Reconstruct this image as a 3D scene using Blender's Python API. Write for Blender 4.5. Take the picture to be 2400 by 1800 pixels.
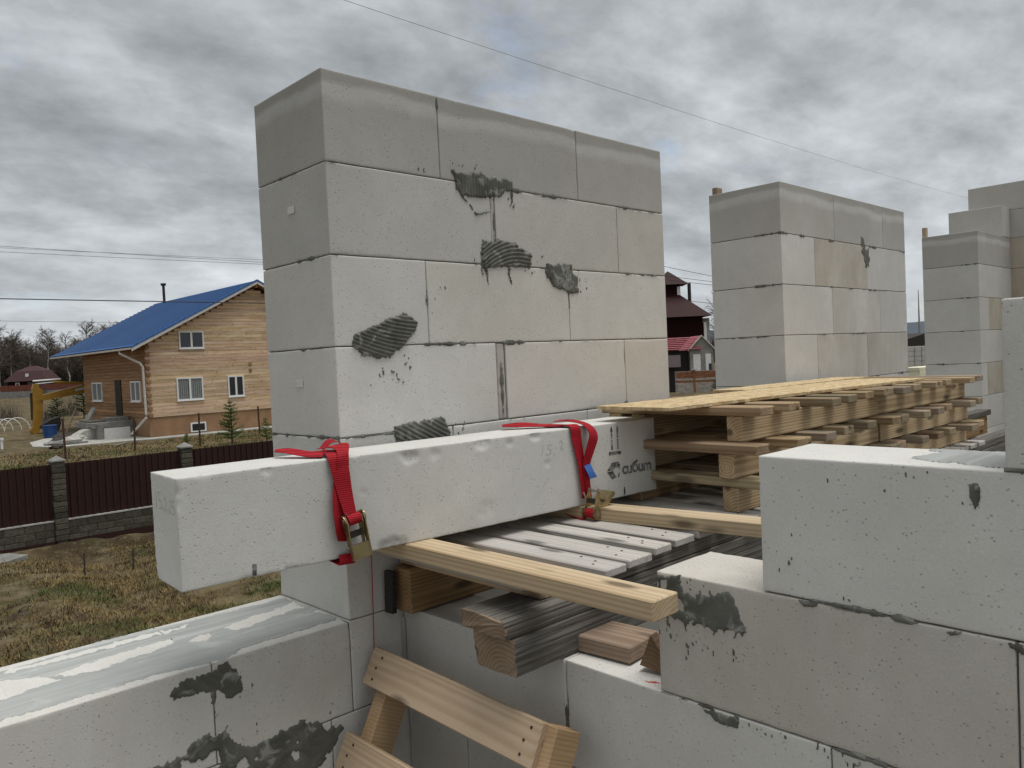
import bpy, math, random
import numpy as np
from mathutils import Vector, Matrix
rad = math.radians
random.seed(7); rng = np.random.default_rng(7)
S = bpy.context.scene
for o in list(bpy.data.objects): bpy.data.objects.remove(o)

# ------------------------------------------------------------------ camera
cam = bpy.data.cameras.new('camera'); cam.sensor_width = 36.0; cam.lens = 1845.37/2400*36.0
cam.clip_start = 0.05; cam.clip_end = 4000
co = bpy.data.objects.new('camera', cam); S.collection.objects.link(co)
yaw, pit, rol = rad(46.5936), rad(-1.785), rad(-2.6592)
fw = Vector((math.cos(pit)*math.cos(yaw), math.cos(pit)*math.sin(yaw), math.sin(pit)))
r0 = Vector((math.sin(yaw), -math.cos(yaw), 0)); u0 = r0.cross(fw)
rr = r0*math.cos(rol) + u0*math.sin(rol); uu = u0*math.cos(rol) - r0*math.sin(rol)
TOP = 4.513                                   # height of the pier tops above the ground
co.matrix_world = Matrix(((rr.x, uu.x, -fw.x, -1.1291), (rr.y, uu.y, -fw.y, -1.889), (rr.z, uu.z, -fw.z, TOP-0.8128), (0, 0, 0, 1)))
S.camera = co
S.render.resolution_x, S.render.resolution_y = 1024, 768

# ------------------------------------------------------------------ world: overcast sky
SUN = Vector((.11, -.20, .97)).normalized()
wd = bpy.data.worlds.new('World'); S.world = wd; wd.use_nodes = True
nt = wd.node_tree; nt.nodes.clear()
def N(t, nt, **kw):
    n = nt.nodes.new(t)
    for k, v in kw.items():
        if k in n.inputs.keys(): n.inputs[k].default_value = v
        else: setattr(n, k, v)
    return n
out = N('ShaderNodeOutputWorld', nt); bg = N('ShaderNodeBackground', nt, Strength=0.1)
sky = N('ShaderNodeTexSky', nt); sky.sky_type = 'NISHITA'; sky.sun_disc = False
sky.sun_elevation = math.asin(SUN.z); sky.sun_rotation = math.atan2(SUN.x, SUN.y)
tc = N('ShaderNodeTexCoord', nt); sp = N('ShaderNodeSeparateXYZ', nt); nt.links.new(tc.outputs['Generated'], sp.inputs[0])
def M(nt, op, a, b=None, clamp=False):
    n = nt.nodes.new('ShaderNodeMath'); n.operation = op; n.use_clamp = clamp
    for i, v in enumerate((a, b)):
        if v is None: continue
        if isinstance(v, (int, float)): n.inputs[i].default_value = v
        else: nt.links.new(v, n.inputs[i])
    return n.outputs[0]
zz = M(nt, 'ADD', M(nt, 'MAXIMUM', sp.outputs[2], 0.0), 0.32)
cb = N('ShaderNodeCombineXYZ', nt)
nt.links.new(M(nt, 'DIVIDE', sp.outputs[0], zz), cb.inputs[0]); nt.links.new(M(nt, 'DIVIDE', sp.outputs[1], zz), cb.inputs[1])
mp = N('ShaderNodeMapping', nt); mp.inputs['Location'].default_value = (2.5, 13.8, 0); mp.inputs['Rotation'].default_value = (0, 0, rad(200)); mp.inputs['Scale'].default_value = (1.0, 1.25, 1)
nt.links.new(cb.outputs[0], mp.inputs[0])
n1 = N('ShaderNodeTexNoise', nt, Scale=0.40, Detail=3.0, Roughness=0.5, Distortion=0.1)
n2 = N('ShaderNodeTexNoise', nt, Scale=3.6, Detail=9.0, Roughness=0.6, Distortion=0.12)
n3 = N('ShaderNodeTexNoise', nt, Scale=1.7, Detail=7.0, Roughness=0.6, Distortion=0.15)
for n in (n1, n2, n3): nt.links.new(mp.outputs[0], n.inputs['Vector'])
mixv = M(nt, 'ADD', M(nt, 'MULTIPLY', n1.outputs[0], 0.60), M(nt, 'MULTIPLY', n2.outputs[0], 0.40))
cr = N('ShaderNodeValToRGB', nt); nt.links.new(mixv, cr.inputs[0])
el = cr.color_ramp.elements
for e, (p, c) in zip(el, ((.28, (1.2, 1.29, 1.37)), (.64, (5.0, 5.2, 5.4)))):
    e.position = p; e.color = (*c, 1)
for p, c in ((.38, (1.6, 1.71, 1.81)), (.46, (2.4, 2.55, 2.69)), (.54, (3.45, 3.65, 3.82))):
    e = el.new(p); e.color = (*c, 1)
# towards the horizon the cloud deck is seen edge-on and reads paler and smoother
hz = M(nt, 'SUBTRACT', 1.0, M(nt, 'MULTIPLY', M(nt, 'MAXIMUM', sp.outputs[2], 0.0), 6.0), clamp=True)
mh = N('ShaderNodeMix', nt, data_type='RGBA'); nt.links.new(M(nt, 'MULTIPLY', hz, 0.5), mh.inputs[0])
nt.links.new(cr.outputs[0], mh.inputs[6]); mh.inputs[7].default_value = (3.6, 3.78, 3.95, 1)
gap = N('ShaderNodeMapRange', nt); nt.links.new(n3.outputs[0], gap.inputs[0]); gap.inputs[1].default_value = .60; gap.inputs[2].default_value = .72; gap.inputs[4].default_value = .5
mg = N('ShaderNodeMix', nt, data_type='RGBA'); nt.links.new(gap.outputs[0], mg.inputs[0]); nt.links.new(mh.outputs[2], mg.inputs[6]); nt.links.new(sky.outputs[0], mg.inputs[7])
nt.links.new(mg.outputs[2], bg.inputs[0]); nt.links.new(bg.outputs[0], out.inputs[0])

sl = bpy.data.lights.new('sun', 'SUN'); sl.energy = 1.5; sl.angle = rad(38); sl.color = (1.0, .975, .94)
so = bpy.data.objects.new('sun', sl); S.collection.objects.link(so); so.location = (0, 0, 30)
so.rotation_euler = (-SUN).to_track_quat('-Z', 'Y').to_euler()
S.view_settings.view_transform = 'Standard'; S.view_settings.look = 'None'; S.view_settings.gamma = 1.0
S.view_settings.exposure = 0.78; S.view_settings.use_curve_mapping = False

# ------------------------------------------------------------------ helpers
LINK = S.collection.objects.link
class MB:
    def __init__(s): s.v = []; s.f = []
    def add(s, vs, fs):
        k = len(s.v); s.v += [tuple(map(float, v)) for v in vs]; s.f += [tuple(i+k for i in f) for f in fs]; return s
    def box(s, x0, x1, y0, y1, z0, z1):
        return s.add([(x0, y0, z0), (x1, y0, z0), (x1, y1, z0), (x0, y1, z0), (x0, y0, z1), (x1, y0, z1), (x1, y1, z1), (x0, y1, z1)],
                     [(0, 3, 2, 1), (4, 5, 6, 7), (0, 1, 5, 4), (1, 2, 6, 5), (2, 3, 7, 6), (3, 0, 4, 7)])
    def bev(s, dx, dy, dz, b, c=(0, 0, 0)):
        h = (dx/2, dy/2, dz/2); V = []; idx = {}
        for sx in (-1, 1):
            for sy in (-1, 1):
                for sz in (-1, 1):
                    for ax in range(3):
                        p = [sx*(h[0]-b), sy*(h[1]-b), sz*(h[2]-b)]; p[ax] = (sx, sy, sz)[ax]*h[ax]
                        idx[(sx, sy, sz, ax)] = len(V); V.append((p[0]+c[0], p[1]+c[1], p[2]+c[2]))
        F = []
        for ax in range(3):
            a, b2 = [(1, 2), (2, 0), (0, 1)][ax]
            for sg in (-1, 1):
                q = []
                for (p1, p2) in ((-1, -1), (1, -1), (1, 1), (-1, 1)):
                    t = [0, 0, 0]; t[ax] = sg; t[a] = p1; t[b2] = p2; q.append(idx[(*t, ax)])
                F.append(tuple(q) if sg > 0 else tuple(q[::-1]))
        for ax in range(3):
            a, b2 = [(1, 2), (2, 0), (0, 1)][ax]
            for p1 in (-1, 1):
                for p2 in (-1, 1):
                    def k(sg, w):
                        t = [0, 0, 0]; t[ax] = sg; t[a] = p1; t[b2] = p2; return idx[(*t, w)]
                    q = (k(-1, a), k(1, a), k(1, b2), k(-1, b2)); F.append(q if p1*p2 < 0 else q[::-1])
        for sx in (-1, 1):
            for sy in (-1, 1):
                for sz in (-1, 1):
                    q = tuple(idx[(sx, sy, sz, a)] for a in range(3)); F.append(q if sx*sy*sz > 0 else q[::-1])
        return s.add(V, F)
    def tube(s, pts, rads, n=6, cap=True):
        pts = [Vector(p) for p in pts]
        if isinstance(rads, (int, float)): rads = [rads]*len(pts)
        V = []; F = []
        for i, p in enumerate(pts):
            t = (pts[min(i+1, len(pts)-1)] - pts[max(i-1, 0)]).normalized()
            a = t.cross(Vector((0, 0, 1)) if abs(t.z) < .9 else Vector((1, 0, 0))).normalized(); b = t.cross(a)
            for k in range(n):
                w = 2*math.pi*k/n; V.append(p + (a*math.cos(w) + b*math.sin(w))*rads[i])
        for i in range(len(pts)-1):
            for k in range(n):
                F.append((i*n+k, i*n+(k+1) % n, (i+1)*n+(k+1) % n, (i+1)*n+k))
        if cap: F.append(tuple(range(n))[::-1]); F.append(tuple((len(pts)-1)*n+k for k in range(n)))
        return s.add(V, F)
    def prism(s, poly, f0, f1):
        n = len(poly); V = [f0(*p) for p in poly] + [f1(*p) for p in poly]
        F = [tuple(range(n))[::-1], tuple(range(n, 2*n))] + [(i, (i+1) % n, n+(i+1) % n, n+i) for i in range(n)]
        return s.add(V, F)
    def build(s, name, mat, parent=None, loc=(0, 0, 0), rot=None, smooth=False, fix=False):
        me = bpy.data.meshes.new(name); me.from_pydata(s.v, [], s.f); me.update()
        if fix:
            import bmesh
            bm = bmesh.new(); bm.from_mesh(me); bmesh.ops.recalc_face_normals(bm, faces=bm.faces); bm.to_mesh(me); bm.free()
        return put(name, me, mat, parent, loc, rot, smooth)
def put(name, me, mat=None, parent=None, loc=(0, 0, 0), rot=None, smooth=False):
    if mat is not None and not me.materials: me.materials.append(mat)
    if smooth: me.polygons.foreach_set('use_smooth', [True]*len(me.polygons))
    o = bpy.data.objects.new(name, me); LINK(o); o.location = loc
    if rot is not None: o.rotation_euler = rot
    if parent is not None: o.parent = parent
    return o
def npmesh(name, V, F):
    me = bpy.data.meshes.new(name); V = np.asarray(V, dtype=np.float32); F = np.asarray(F, dtype=np.int32)
    me.vertices.add(len(V)); me.vertices.foreach_set('co', V.ravel()); k = F.shape[1]
    me.loops.add(F.size); me.loops.foreach_set('vertex_index', F.ravel())
    me.polygons.add(len(F)); me.polygons.foreach_set('loop_start', np.arange(len(F), dtype=np.int32)*k)
    me.update(calc_edges=True); return me
def thing(name, label, cat, loc=(0, 0, 0), rz=0, group=None):
    o = bpy.data.objects.new(name, None); LINK(o); o.location = loc; o.rotation_euler = (0, 0, rz); o.empty_display_size = .1
    return tag(o, label, cat, group)
def tag(o, label, cat, group=None):
    o['label'] = label; o['category'] = cat
    if group: o['group'] = group
    return o
def kind(o, k): o['kind'] = k; return o
def tint(o, c, stain=None, band=None):
    o.color = (c, c, c, 1) if isinstance(c, (int, float)) else (*c, 1)
    if stain is not None: o['stain'] = float(stain)
    if band is not None: o['band'] = float(band)
    return o
def hash2(i, j, s):
    h = (i*374761393 + j*668265263 + s*974711) & 0x7fffffff
    h = ((h ^ (h >> 13))*1274126177) & 0x7fffffff
    return ((h ^ (h >> 16)) & 0xffff)/65535.0
def vnoise(x, y, s=0):
    x = np.asarray(x, float); y = np.asarray(y, float)
    i = np.floor(x).astype(np.int64); j = np.floor(y).astype(np.int64); fx = x-i; fy = y-j
    fx = fx*fx*(3-2*fx); fy = fy*fy*(3-2*fy)
    return (hash2(i, j, s)*(1-fx)+hash2(i+1, j, s)*fx)*(1-fy) + (hash2(i, j+1, s)*(1-fx)+hash2(i+1, j+1, s)*fx)*fy
def fbm(x, y, s=0, o=4):
    r = 0; a = .5; t = 0
    for k in range(o): r = r + a*vnoise(np.asarray(x)*2**k, np.asarray(y)*2**k, s+k*17); t += a; a *= .5
    return r/t

# ------------------------------------------------------------------ materials
class Mat:
    def __init__(s, name, rough=.85, spec=.3, metal=0.):
        s.m = bpy.data.materials.new(name); s.m.use_nodes = True; s.t = s.m.node_tree
        s.b = s.t.nodes['Principled BSDF']; s.b.inputs['Roughness'].default_value = rough; s.b.inputs['Specular IOR Level'].default_value = spec; s.b.inputs['Metallic'].default_value = metal
        s.c = s.t.nodes.new('ShaderNodeTexCoord').outputs['Object']; s.oi = s.t.nodes.new('ShaderNodeObjectInfo')
    def link(s, a, b): s.t.links.new(a, b)
    def coords(s, scale=(1, 1, 1), rnd=50.):
        n = s.t.nodes.new('ShaderNodeMapping'); n.inputs['Scale'].default_value = scale; s.link(s.c, n.inputs[0])
        if rnd:
            v = s.t.nodes.new('ShaderNodeVectorMath'); v.operation = 'SCALE'; v.inputs[0].default_value = (rnd, rnd*.7, rnd*1.3); s.link(s.oi.outputs['Random'], v.inputs['Scale']); s.link(v.outputs[0], n.inputs['Location'])
        return n.outputs[0]
    def noise(s, sc, det=4., ro=.55, dist=0., vec=None):
        n = N('ShaderNodeTexNoise', s.t, Scale=sc, Detail=det, Roughness=ro, Distortion=dist); s.link(vec if vec is not None else s.c, n.inputs['Vector']); return n.outputs[0]
    def vor(s, sc, vec=None, feat='F1', out='Distance'):
        n = N('ShaderNodeTexVoronoi', s.t, Scale=sc); n.feature = feat; s.link(vec if vec is not None else s.c, n.inputs['Vector']); return n.outputs[out]
    def rng(s, v, a, b, c=0., d=1.):
        n = s.t.nodes.new('ShaderNodeMapRange'); n.clamp = True; s.link(v, n.inputs[0])
        for i, x in enumerate((a, b, c, d)): n.inputs[i+1].default_value = x
        return n.outputs[0]
    def math(s, op, a, b=None, clamp=False): return M(s.t, op, a, b, clamp)
    def mix(s, f, a, b, mode='MIX'):
        n = s.t.nodes.new('ShaderNodeMix'); n.data_type = 'RGBA'; n.blend_type = mode
        for i, v in ((0, f), (6, a), (7, b)):
            if isinstance(v, (int, float)): n.inputs[i].default_value = v
            elif isinstance(v, tuple): n.inputs[i].default_value = (*v, 1)
            else: s.link(v, n.inputs[i])
        return n.outputs[2]
    def ramp(s, v, pts):
        n = s.t.nodes.new('ShaderNodeValToRGB'); s.link(v, n.inputs[0]); e = n.color_ramp.elements
        while len(e) < len(pts): e.new(.5)
        for q, (p, c) in zip(e, pts): q.position = p; q.color = (*c, 1)
        return n.outputs[0]
    def attr(s, name):
        n = s.t.nodes.new('ShaderNodeAttribute'); n.attribute_type = 'OBJECT'; n.attribute_name = name; return n.outputs['Fac']
    def base(s, c, tintit=True):
        if tintit and not isinstance(c, tuple): c = s.mix(1., c, s.oi.outputs['Color'], 'MULTIPLY')
        if isinstance(c, tuple): s.b.inputs['Base Color'].default_value = (*c, 1)
        else: s.link(c, s.b.inputs['Base Color'])
        return s
    def bump(s, h, st=.3, d=.01):
        n = N('ShaderNodeBump', s.t, Strength=st, Distance=d); s.link(h, n.inputs['Height']); s.link(n.outputs[0], s.b.inputs['Normal']); return s

def plain(name, c, rough=.7, spec=.3, metal=0., var=.15, sc=6., bump=0.):
    m = Mat(name, rough, spec, metal); n = m.noise(sc, 6., .6, vec=m.coords())
    k = m.rng(n, .3, .7); m.base(m.mix(k, tuple(x*(1-var) for x in c), tuple(min(1, x*(1+var)) for x in c)))
    if bump: m.bump(n, bump)
    return m.m

def mat_aac():
    m = Mat('aerated_concrete', .92, .15); v = m.coords()
    a = m.noise(2.2, 5., .6, vec=v); b = m.noise(14., 6., .62, vec=v); c = m.noise(210., 4., .7, vec=v)
    col = m.mix(m.rng(a, .3, .7), (.56, .547, .508), (.685, .672, .632))
    col = m.mix(m.rng(b, .35, .75, 0, .45), col, (.52, .51, .48))
    # damp yellow-brown stains on some blocks
    st = m.math('MULTIPLY', m.rng(m.noise(3.2, 5., .6, .6, vec=m.coords((1, 1, .45))), .42, .66), m.attr('stain'), True)
    col = m.mix(st, col, (.41, .37, .30))
    # drying band under the exposed top edge of the uppermost course
    sx = m.t.nodes.new('ShaderNodeSeparateXYZ'); m.link(m.c, sx.inputs[0])
    zt = m.math('ADD', m.math('SUBTRACT', .125, sx.outputs[2]), m.math('MULTIPLY', m.math('SUBTRACT', m.noise(3.5, 3., vec=v), .5), .07))
    bd = m.ramp(m.math('MULTIPLY', zt, 4.), [(.0, (.66, .65, .63)), (.12, (.70, .69, .67)), (.18, (.98, .98, 1.0)), (.26, (.96, .96, .975)), (.36, (.78, .77, .75)), (1., (.80, .795, .78))])
    col = m.mix(m.attr('band'), col, m.mix(1., col, bd, 'MULTIPLY'))
    pit = m.vor(95., v); pm = m.math('MULTIPLY', m.rng(pit, .12, .22, 1, 0), m.rng(m.noise(22., 3., vec=v), .44, .56))
    pit2 = m.math('MULTIPLY', m.rng(m.vor(32., v), .055, .085, 1, 0), m.rng(m.noise(9., 2., vec=v), .52, .56))
    pm = m.math('MAXIMUM', pm, pit2)
    col = m.mix(m.math('MULTIPLY', pm, .62), col, (.20, .195, .18))
    col = m.mix(m.rng(c, .32, .68, 0, .30), col, (.36, .35, .33)); m.base(col)
    hgt = m.math('SUBTRACT', m.math('ADD', m.math('MULTIPLY', c, .5), m.math('MULTIPLY', b, .10)), m.math('MULTIPLY', pm, .9))
    m.bump(hgt, .35, .003); return m.m
def mat_mortar():
    m = Mat('grey_thinset_mortar', .8, .25); v = m.coords()
    a = m.noise(11., 5., .65, .5, vec=v); c = m.noise(120., 4., .6, vec=v)
    col = m.mix(m.rng(a, .34, .66), (.072, .073, .061), (.145, .145, .124))
    col = m.mix(m.rng(m.noise(20., 4., .6, 1.2, vec=v), .55, .68, 0, .7), col, (.36, .36, .34))
    m.base(col).bump(c, .3, .002); return m.m
def mat_smear():
    m = Mat('smeared_mortar_coat', .85, .2); v = m.coords((.9, 6., 1.)); w = m.coords()
    a = m.noise(5., 5., .6, .3, vec=v); b = m.noise(6., 5., .6, .5, vec=w)
    col = m.mix(m.rng(a, .3, .7), (.285, .295, .28), (.38, .385, .37))
    col = m.mix(m.rng(m.noise(1., 3., .6, vec=m.coords((.35, 26., 1.))), .52, .66, 0, .55), col, (.52, .525, .51))
    col = m.mix(m.rng(b, .56, .72, 0, .6), col, (.56, .56, .545))
    m.base(col).bump(m.noise(90., 4., .6, vec=w), .25, .003); return m.m
def mat_wood(name, light, dark, grey=0., rings=32., rough=.75):
    m = Mat(name, rough, .25); v = m.coords((.9, 9., 9.), 30.)
    n = m.noise(1.6, 4., .55, vec=v)
    w = N('ShaderNodeTexWave', m.t, Scale=rings, Distortion=7., Detail=2.); w.inputs['Detail Scale'].default_value = .55
    w.wave_type = 'RINGS'; w.rings_direction = 'X'
    mp2 = m.coords((.035, 1., 1.), .11); m.link(mp2, w.inputs['Vector'])
    g = m.math('ADD', m.math('MULTIPLY', w.outputs['Fac'], .26), m.math('MULTIPLY', n, .74))
    col = m.mix(m.rng(g, .28, .68), dark, light)
    # knots
    kv = m.coords((2.6, 9., 9.), 20.); k = m.vor(1.7, kv); km = m.rng(k, .12, .25, 1, 0)
    col = m.mix(m.math('MULTIPLY', km, .8), col, tuple(x*.22 for x in dark))
    # dirt and greying
    d = m.noise(4., 5., .65, vec=m.coords((.7, 2.5, 2.5)))
    if grey: col = m.mix(m.rng(d, .35, .62, grey*.35, grey), col, (.165, .16, .148))
    else: col = m.mix(m.rng(d, .56, .75, 0, .4), col, tuple(x*.55 for x in dark))
    fine = m.noise(3., 5., .75, vec=m.coords((1.0, 52., 52.)))
    if grey > .5: col = m.mix(m.rng(fine, .54, .36, 0, .9), col, (.028, .025, .022))
    else: col = m.mix(m.rng(fine, .45, .3, 0, .14), col, tuple(x*.5 for x in dark))
    m.base(col).bump(m.math('ADD', fine, m.math('MULTIPLY', g, .3)), .35 if grey <= .5 else .8, .003); return m.m
def mat_osb():
    m = Mat('oriented_strand_board', .8, .25); v = m.coords((1., 2.6, 2.6), 5.)
    c = m.vor(38., v, out='Color'); e = m.noise(60., 4., vec=v)
    s2 = m.t.nodes.new('ShaderNodeSeparateColor'); m.link(c, s2.inputs[0])
    col = m.ramp(s2.outputs[0], [(0., (.36, .25, .13)), (.5, (.53, .41, .235)), (1., (.66, .54, .35))])
    col = m.mix(m.rng(e, .35, .65, 0, .35), col, (.33, .21, .09)); m.base(col).bump(s2.outputs[0], .3, .003); return m.m
def mat_ground():
    m = Mat('dry_spring_ground', .95, .1); v = m.coords((1, 1, 1), 0)
    a = m.noise(.35, 6., .62, .4, vec=v); b = m.noise(1.7, 6., .65, vec=v); c = m.noise(9., 5., .65, vec=v); g = m.noise(.55, 4., .6, vec=v)
    col = m.ramp(a, [(.25, (.022, .017, .011)), (.42, (.06, .042, .022)), (.55, (.105, .078, .040)), (.72, (.16, .125, .068))])
    col = m.mix(m.rng(b, .45, .7, 0, .7), col, (.20, .17, .105))
    col = m.mix(m.rng(b, .44, .28, 0, .75), col, (.032, .026, .02))
    col = m.mix(m.rng(g, .56, .70, 0, .6), col, (.065, .085, .030))
    col = m.mix(m.rng(c, .55, .75, 0, .45), col, (.23, .20, .14)); m.base(col).bump(m.math('ADD', b, m.math('MULTIPLY', c, .5)), .8, .12); return m.m
AAC = mat_aac(); MORT = mat_mortar(); SMEAR = mat_smear()
W_NEW = mat_wood('fresh_pine', (.53, .42, .28), (.38, .275, .16)); W_PAL = mat_wood('pallet_pine', (.41, .315, .195), (.22, .148, .08))
W_GREY = mat_wood('weathered_timber', (.155, .128, .10), (.072, .057, .043), .7)
W_DECK = mat_wood('greyed_deck_board', (.56, .53, .49), (.42, .385, .34), .3)
W_DECK2 = mat_wood('greying_pallet_board', (.40, .31, .20), (.24, .165, .09), .45)
W_LAD = mat_wood('pale_spruce', (.49, .39, .28), (.375, .28, .185)); OSB = mat_osb()
GROUND = mat_ground()
def mat_grass():
    m = Mat('dry_grass_blades', .9, .1); r = m.noise(1.3, 6., .65, vec=m.coords((1, 1.6, 0), 0)); q = m.noise(9., 4., .7, vec=m.coords((1, 1, 0), 0)); g = m.noise(.4, 4., .6, vec=m.coords((1, 1, 0), 0))
    col = m.ramp(q, [(.3, (.06, .04, .018)), (.5, (.17, .122, .05)), (.68, (.34, .27, .14))])
    col = m.mix(m.rng(r, .52, .40, 0, .9), col, (.035, .024, .013))
    col = m.mix(m.rng(g, .50, .58, 0, .85), col, (.055, .085, .020)); m.base(col); return m.m
GRASS = mat_grass()
RED = Mat('red_webbing', .75, .2); _w = N('ShaderNodeTexWave', RED.t, Scale=62., Distortion=0.4); _w.bands_direction = 'Z'; RED.link(RED.c, _w.inputs['Vector']); RED.base(RED.mix(_w.outputs['Fac'], (.20, .005, .010), (.38, .010, .019))); RED.bump(_w.outputs['Fac'], .5, .001); RED = RED.m
BRASS = plain('zinc_yellow_steel', (.34, .28, .15), .38, .5, .9, .2, 30.); STEEL = plain('bright_steel', (.55, .55, .55), .3, .5, 1.)
BLUE_L = plain('blue_label', (.05, .14, .42), .6); INK = None
def mat_ink():
    m = Mat('black_stencil_ink', .9, .1); n = m.noise(60., 4., .7, vec=m.coords()); m.base(m.mix(m.rng(n, .42, .66), (.045, .047, .05), (.34, .34, .33))); return m.m
INK = mat_ink(); PENCIL = plain('pencil_line', (.26, .26, .27), .8, var=.3)
BROWNF = plain('brown_profiled_steel', (.030, .0125, .0105), .55, .2); FSTONE = plain('split_face_block', (.075, .067, .052), .95, .1, var=.35, sc=14., bump=.6)
CONC = plain('pale_concrete', (.36, .35, .32), .9, .15, var=.25, sc=3., bump=.2); CONC_D = plain('grey_concrete', (.22, .215, .20), .9, .15, var=.3, sc=2.5, bump=.3)
def mat_log(name, a, b):
    m = Mat(name, .8, .2); v = m.coords((.5, 6., 6.), 40.); n = m.noise(1.5, 5., .6, vec=v); c = m.mix(m.rng(n, .3, .7), a, b)
    k = m.math('MULTIPLY', m.rng(m.vor(2.0, m.coords((1.2, 5., 5.), 20.)), .10, .22, 1, 0), .8); c = m.mix(k, c, tuple(x*.35 for x in a)); m.base(c); return m.m
LOG = mat_log('larch_log', (.46, .31, .18), (.74, .58, .41)); BLUE = plain('blue_metal_tile', (.010, .095, .30), .4, .45, var=.08, sc=1.)
WHITE = plain('white_plastic', (.72, .72, .70), .5, .35, var=.04); GLASS = plain('dark_window_glass', (.025, .03, .035), .08, .6, var=.2, sc=1.)
CURT = plain('pale_curtain', (.22, .23, .22), .9, var=.25, sc=9.)
TAN = plain('tan_plaster', (.29, .175, .10), .9, .15, var=.15, sc=1.5); FASC = plain('white_fascia', (.55, .52, .47), .7)
DOORB = plain('brown_steel_door', (.028, .021, .017), .6, .12); RUST = plain('rusty_steel', (.07, .04, .025), .8, .2, var=.3, sc=20.)
YEL = plain('worn_yellow_paint', (.30, .165, .022), .5, .35, var=.2, sc=2.); DIRT = plain('dark_dirty_steel', (.035, .03, .027), .7, .3)
BARREL = plain('blue_plastic', (.01, .05, .17), .5, .4); BURG = plain('burgundy_roof', (.030, .006, .006), .6, .15, var=.1); BURGW = plain('burgundy_siding', (.016, .003, .003), .7, .1)
PINKR = plain('faded_red_tile', (.33, .11, .125), .7, .2, var=.2, sc=3.); GREYW = plain('grey_block_wall', (.26, .25, .22), .9, .1, var=.25, sc=2.)
BRICKR = plain('red_brick', (.24, .105, .055), .9, .1, var=.3, sc=9.); BRICKW = plain('white_brick', (.37, .34, .29), .9, .1, var=.25, sc=9.)
BARK = plain('birch_bark', (.40, .39, .37), .9, .1, var=.5, sc=3.); TWIG = plain('bare_twigs', (.115, .095, .08), .95, .05, var=.3, sc=.6); DBARK = plain('dark_bark', (.06, .05, .042), .95, .05)
NEED = plain('pine_needles', (.075, .125, .035), .8, .1, var=.4, sc=8.); NEEDD = plain('dark_conifer', (.028, .05, .022), .85, .1, var=.4, sc=2.)
FOAM = plain('yellow_foam', (.70, .68, .50), .8, var=.1); WIRE = plain('black_cable', (.02, .02, .022), .6); REDT = plain('red_thread', (.40, .02, .03), .8)
SCRUB = plain('far_wood', (.075, .062, .052), .95, .05, var=.35, sc=.2)

# ------------------------------------------------------------------ ground and floor
def axis(lo, hi, fine_lo, fine_hi, step):
    a = list(np.arange(fine_lo, fine_hi+1e-6, step)); s = step; x = fine_hi
    while x < hi: s *= 1.35; x += s; a.append(x)
    s = step; x = fine_lo
    while x > lo: s *= 1.35; x -= s; a.insert(0, x)
    return np.array(a)
def gz(x, y):
    """height of the ground"""
    x = np.asarray(x, float); y = np.asarray(y, float)
    yard = np.clip((18.25-y)/.6, 0, 1)*np.clip((x-2.2)/1.2, 0, 1)
    near = np.clip(1-(np.hypot(x, y)-60)/60, 0, 1)
    z = -.26*yard + near*((fbm(x*.5, y*.5, 3)-.5)*.22 + (fbm(x*2.2, y*2.2, 9)-.5)*.14*np.clip((22-y)/3, 0, 1) - .03)
    flat = np.clip((y-19)/3, 0, 1)
    far = np.clip((np.hypot(x, y)-130)/100, 0, 1)
    return z*(1-.75*flat) + far*(fbm(x*.02, y*.02, 5)-.5)*1.0
gx = axis(-1500, 2200, -4, 22, .16); gy = axis(-1500, 2200, .2, 24, .16)
GX, GY = np.meshgrid(gx, gy, indexing='ij'); GZ = gz(GX, GY)
GZ[(GY < 1.0) & (GX > -6) & (GX < 9) & (GY > -8)] = -.05
nx, ny = GX.shape; I = np.arange(nx*ny).reshape(nx, ny)
F = np.stack([I[:-1, :-1], I[1:, :-1], I[1:, 1:], I[:-1, 1:]], -1).reshape(-1, 4)
kind(put('ground', npmesh('ground', np.stack([GX, GY, GZ], -1).reshape(-1, 3), F), GROUND, smooth=True), 'structure')
# blades of last year's grass in the yard
def grass_patch(name, n, x0, x1, y0, y1, hmin, hmax, w, label):
    x = rng.uniform(x0, x1, n); y = y0+(y1-y0)*rng.uniform(0, 1, n)**1.15
    keep = fbm(x*1.1, y*1.6, 21) + rng.uniform(-.12, .12, n) > .39; x = x[keep]; y = y[keep]; n = len(x)
    z = gz(x, y)-.01; a = rng.uniform(0, 2*np.pi, n); h = rng.uniform(hmin, hmax, n)*(.5+fbm(x*.9, y*.9, 33)); ln = rng.uniform(.3, 1.6, n); b = a+rng.normal(1.57, .5, n)
    ww = w*rng.uniform(.6, 1.4, n); P = np.stack([x, y, z], -1)
    d = np.stack([np.cos(a), np.sin(a), 0*a], -1)*ww[:, None]; t = np.stack([np.cos(b)*h*ln, np.sin(b)*h*ln, h], -1)
    mid = P+t*.55+np.stack([0*h, 0*h, h*.12], -1)
    V = np.stack([P-d, P+d, mid+d*.6, P+t-[0, 0, .2]*h[:, None], mid-d*.6], 1).reshape(-1, 3)
    k = np.arange(n)*5; F = np.concatenate([np.stack([k, k+1, k+2], -1), np.stack([k, k+2, k+4], -1), np.stack([k+4, k+2, k+3], -1)])
    o = put(name, npmesh(name, V, F), GRASS); o['kind'] = 'stuff'; return tag(o, label, 'grass')
grass_patch('grass', 110000, -1.5, 7.0, 4.2, 17.9, .03, .13, .006, 'matted dry yellow grass of the yard below the window opening')
grass_patch('grass', 45000, 2., 24., 19.2, 45., .05, .2, .016, 'dry brown grass beyond the brown steel fence')
kind(MB().box(-4., 7.2, -5., -.002, 1.95, 2.15).build('floor', CONC_D), 'structure')

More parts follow.
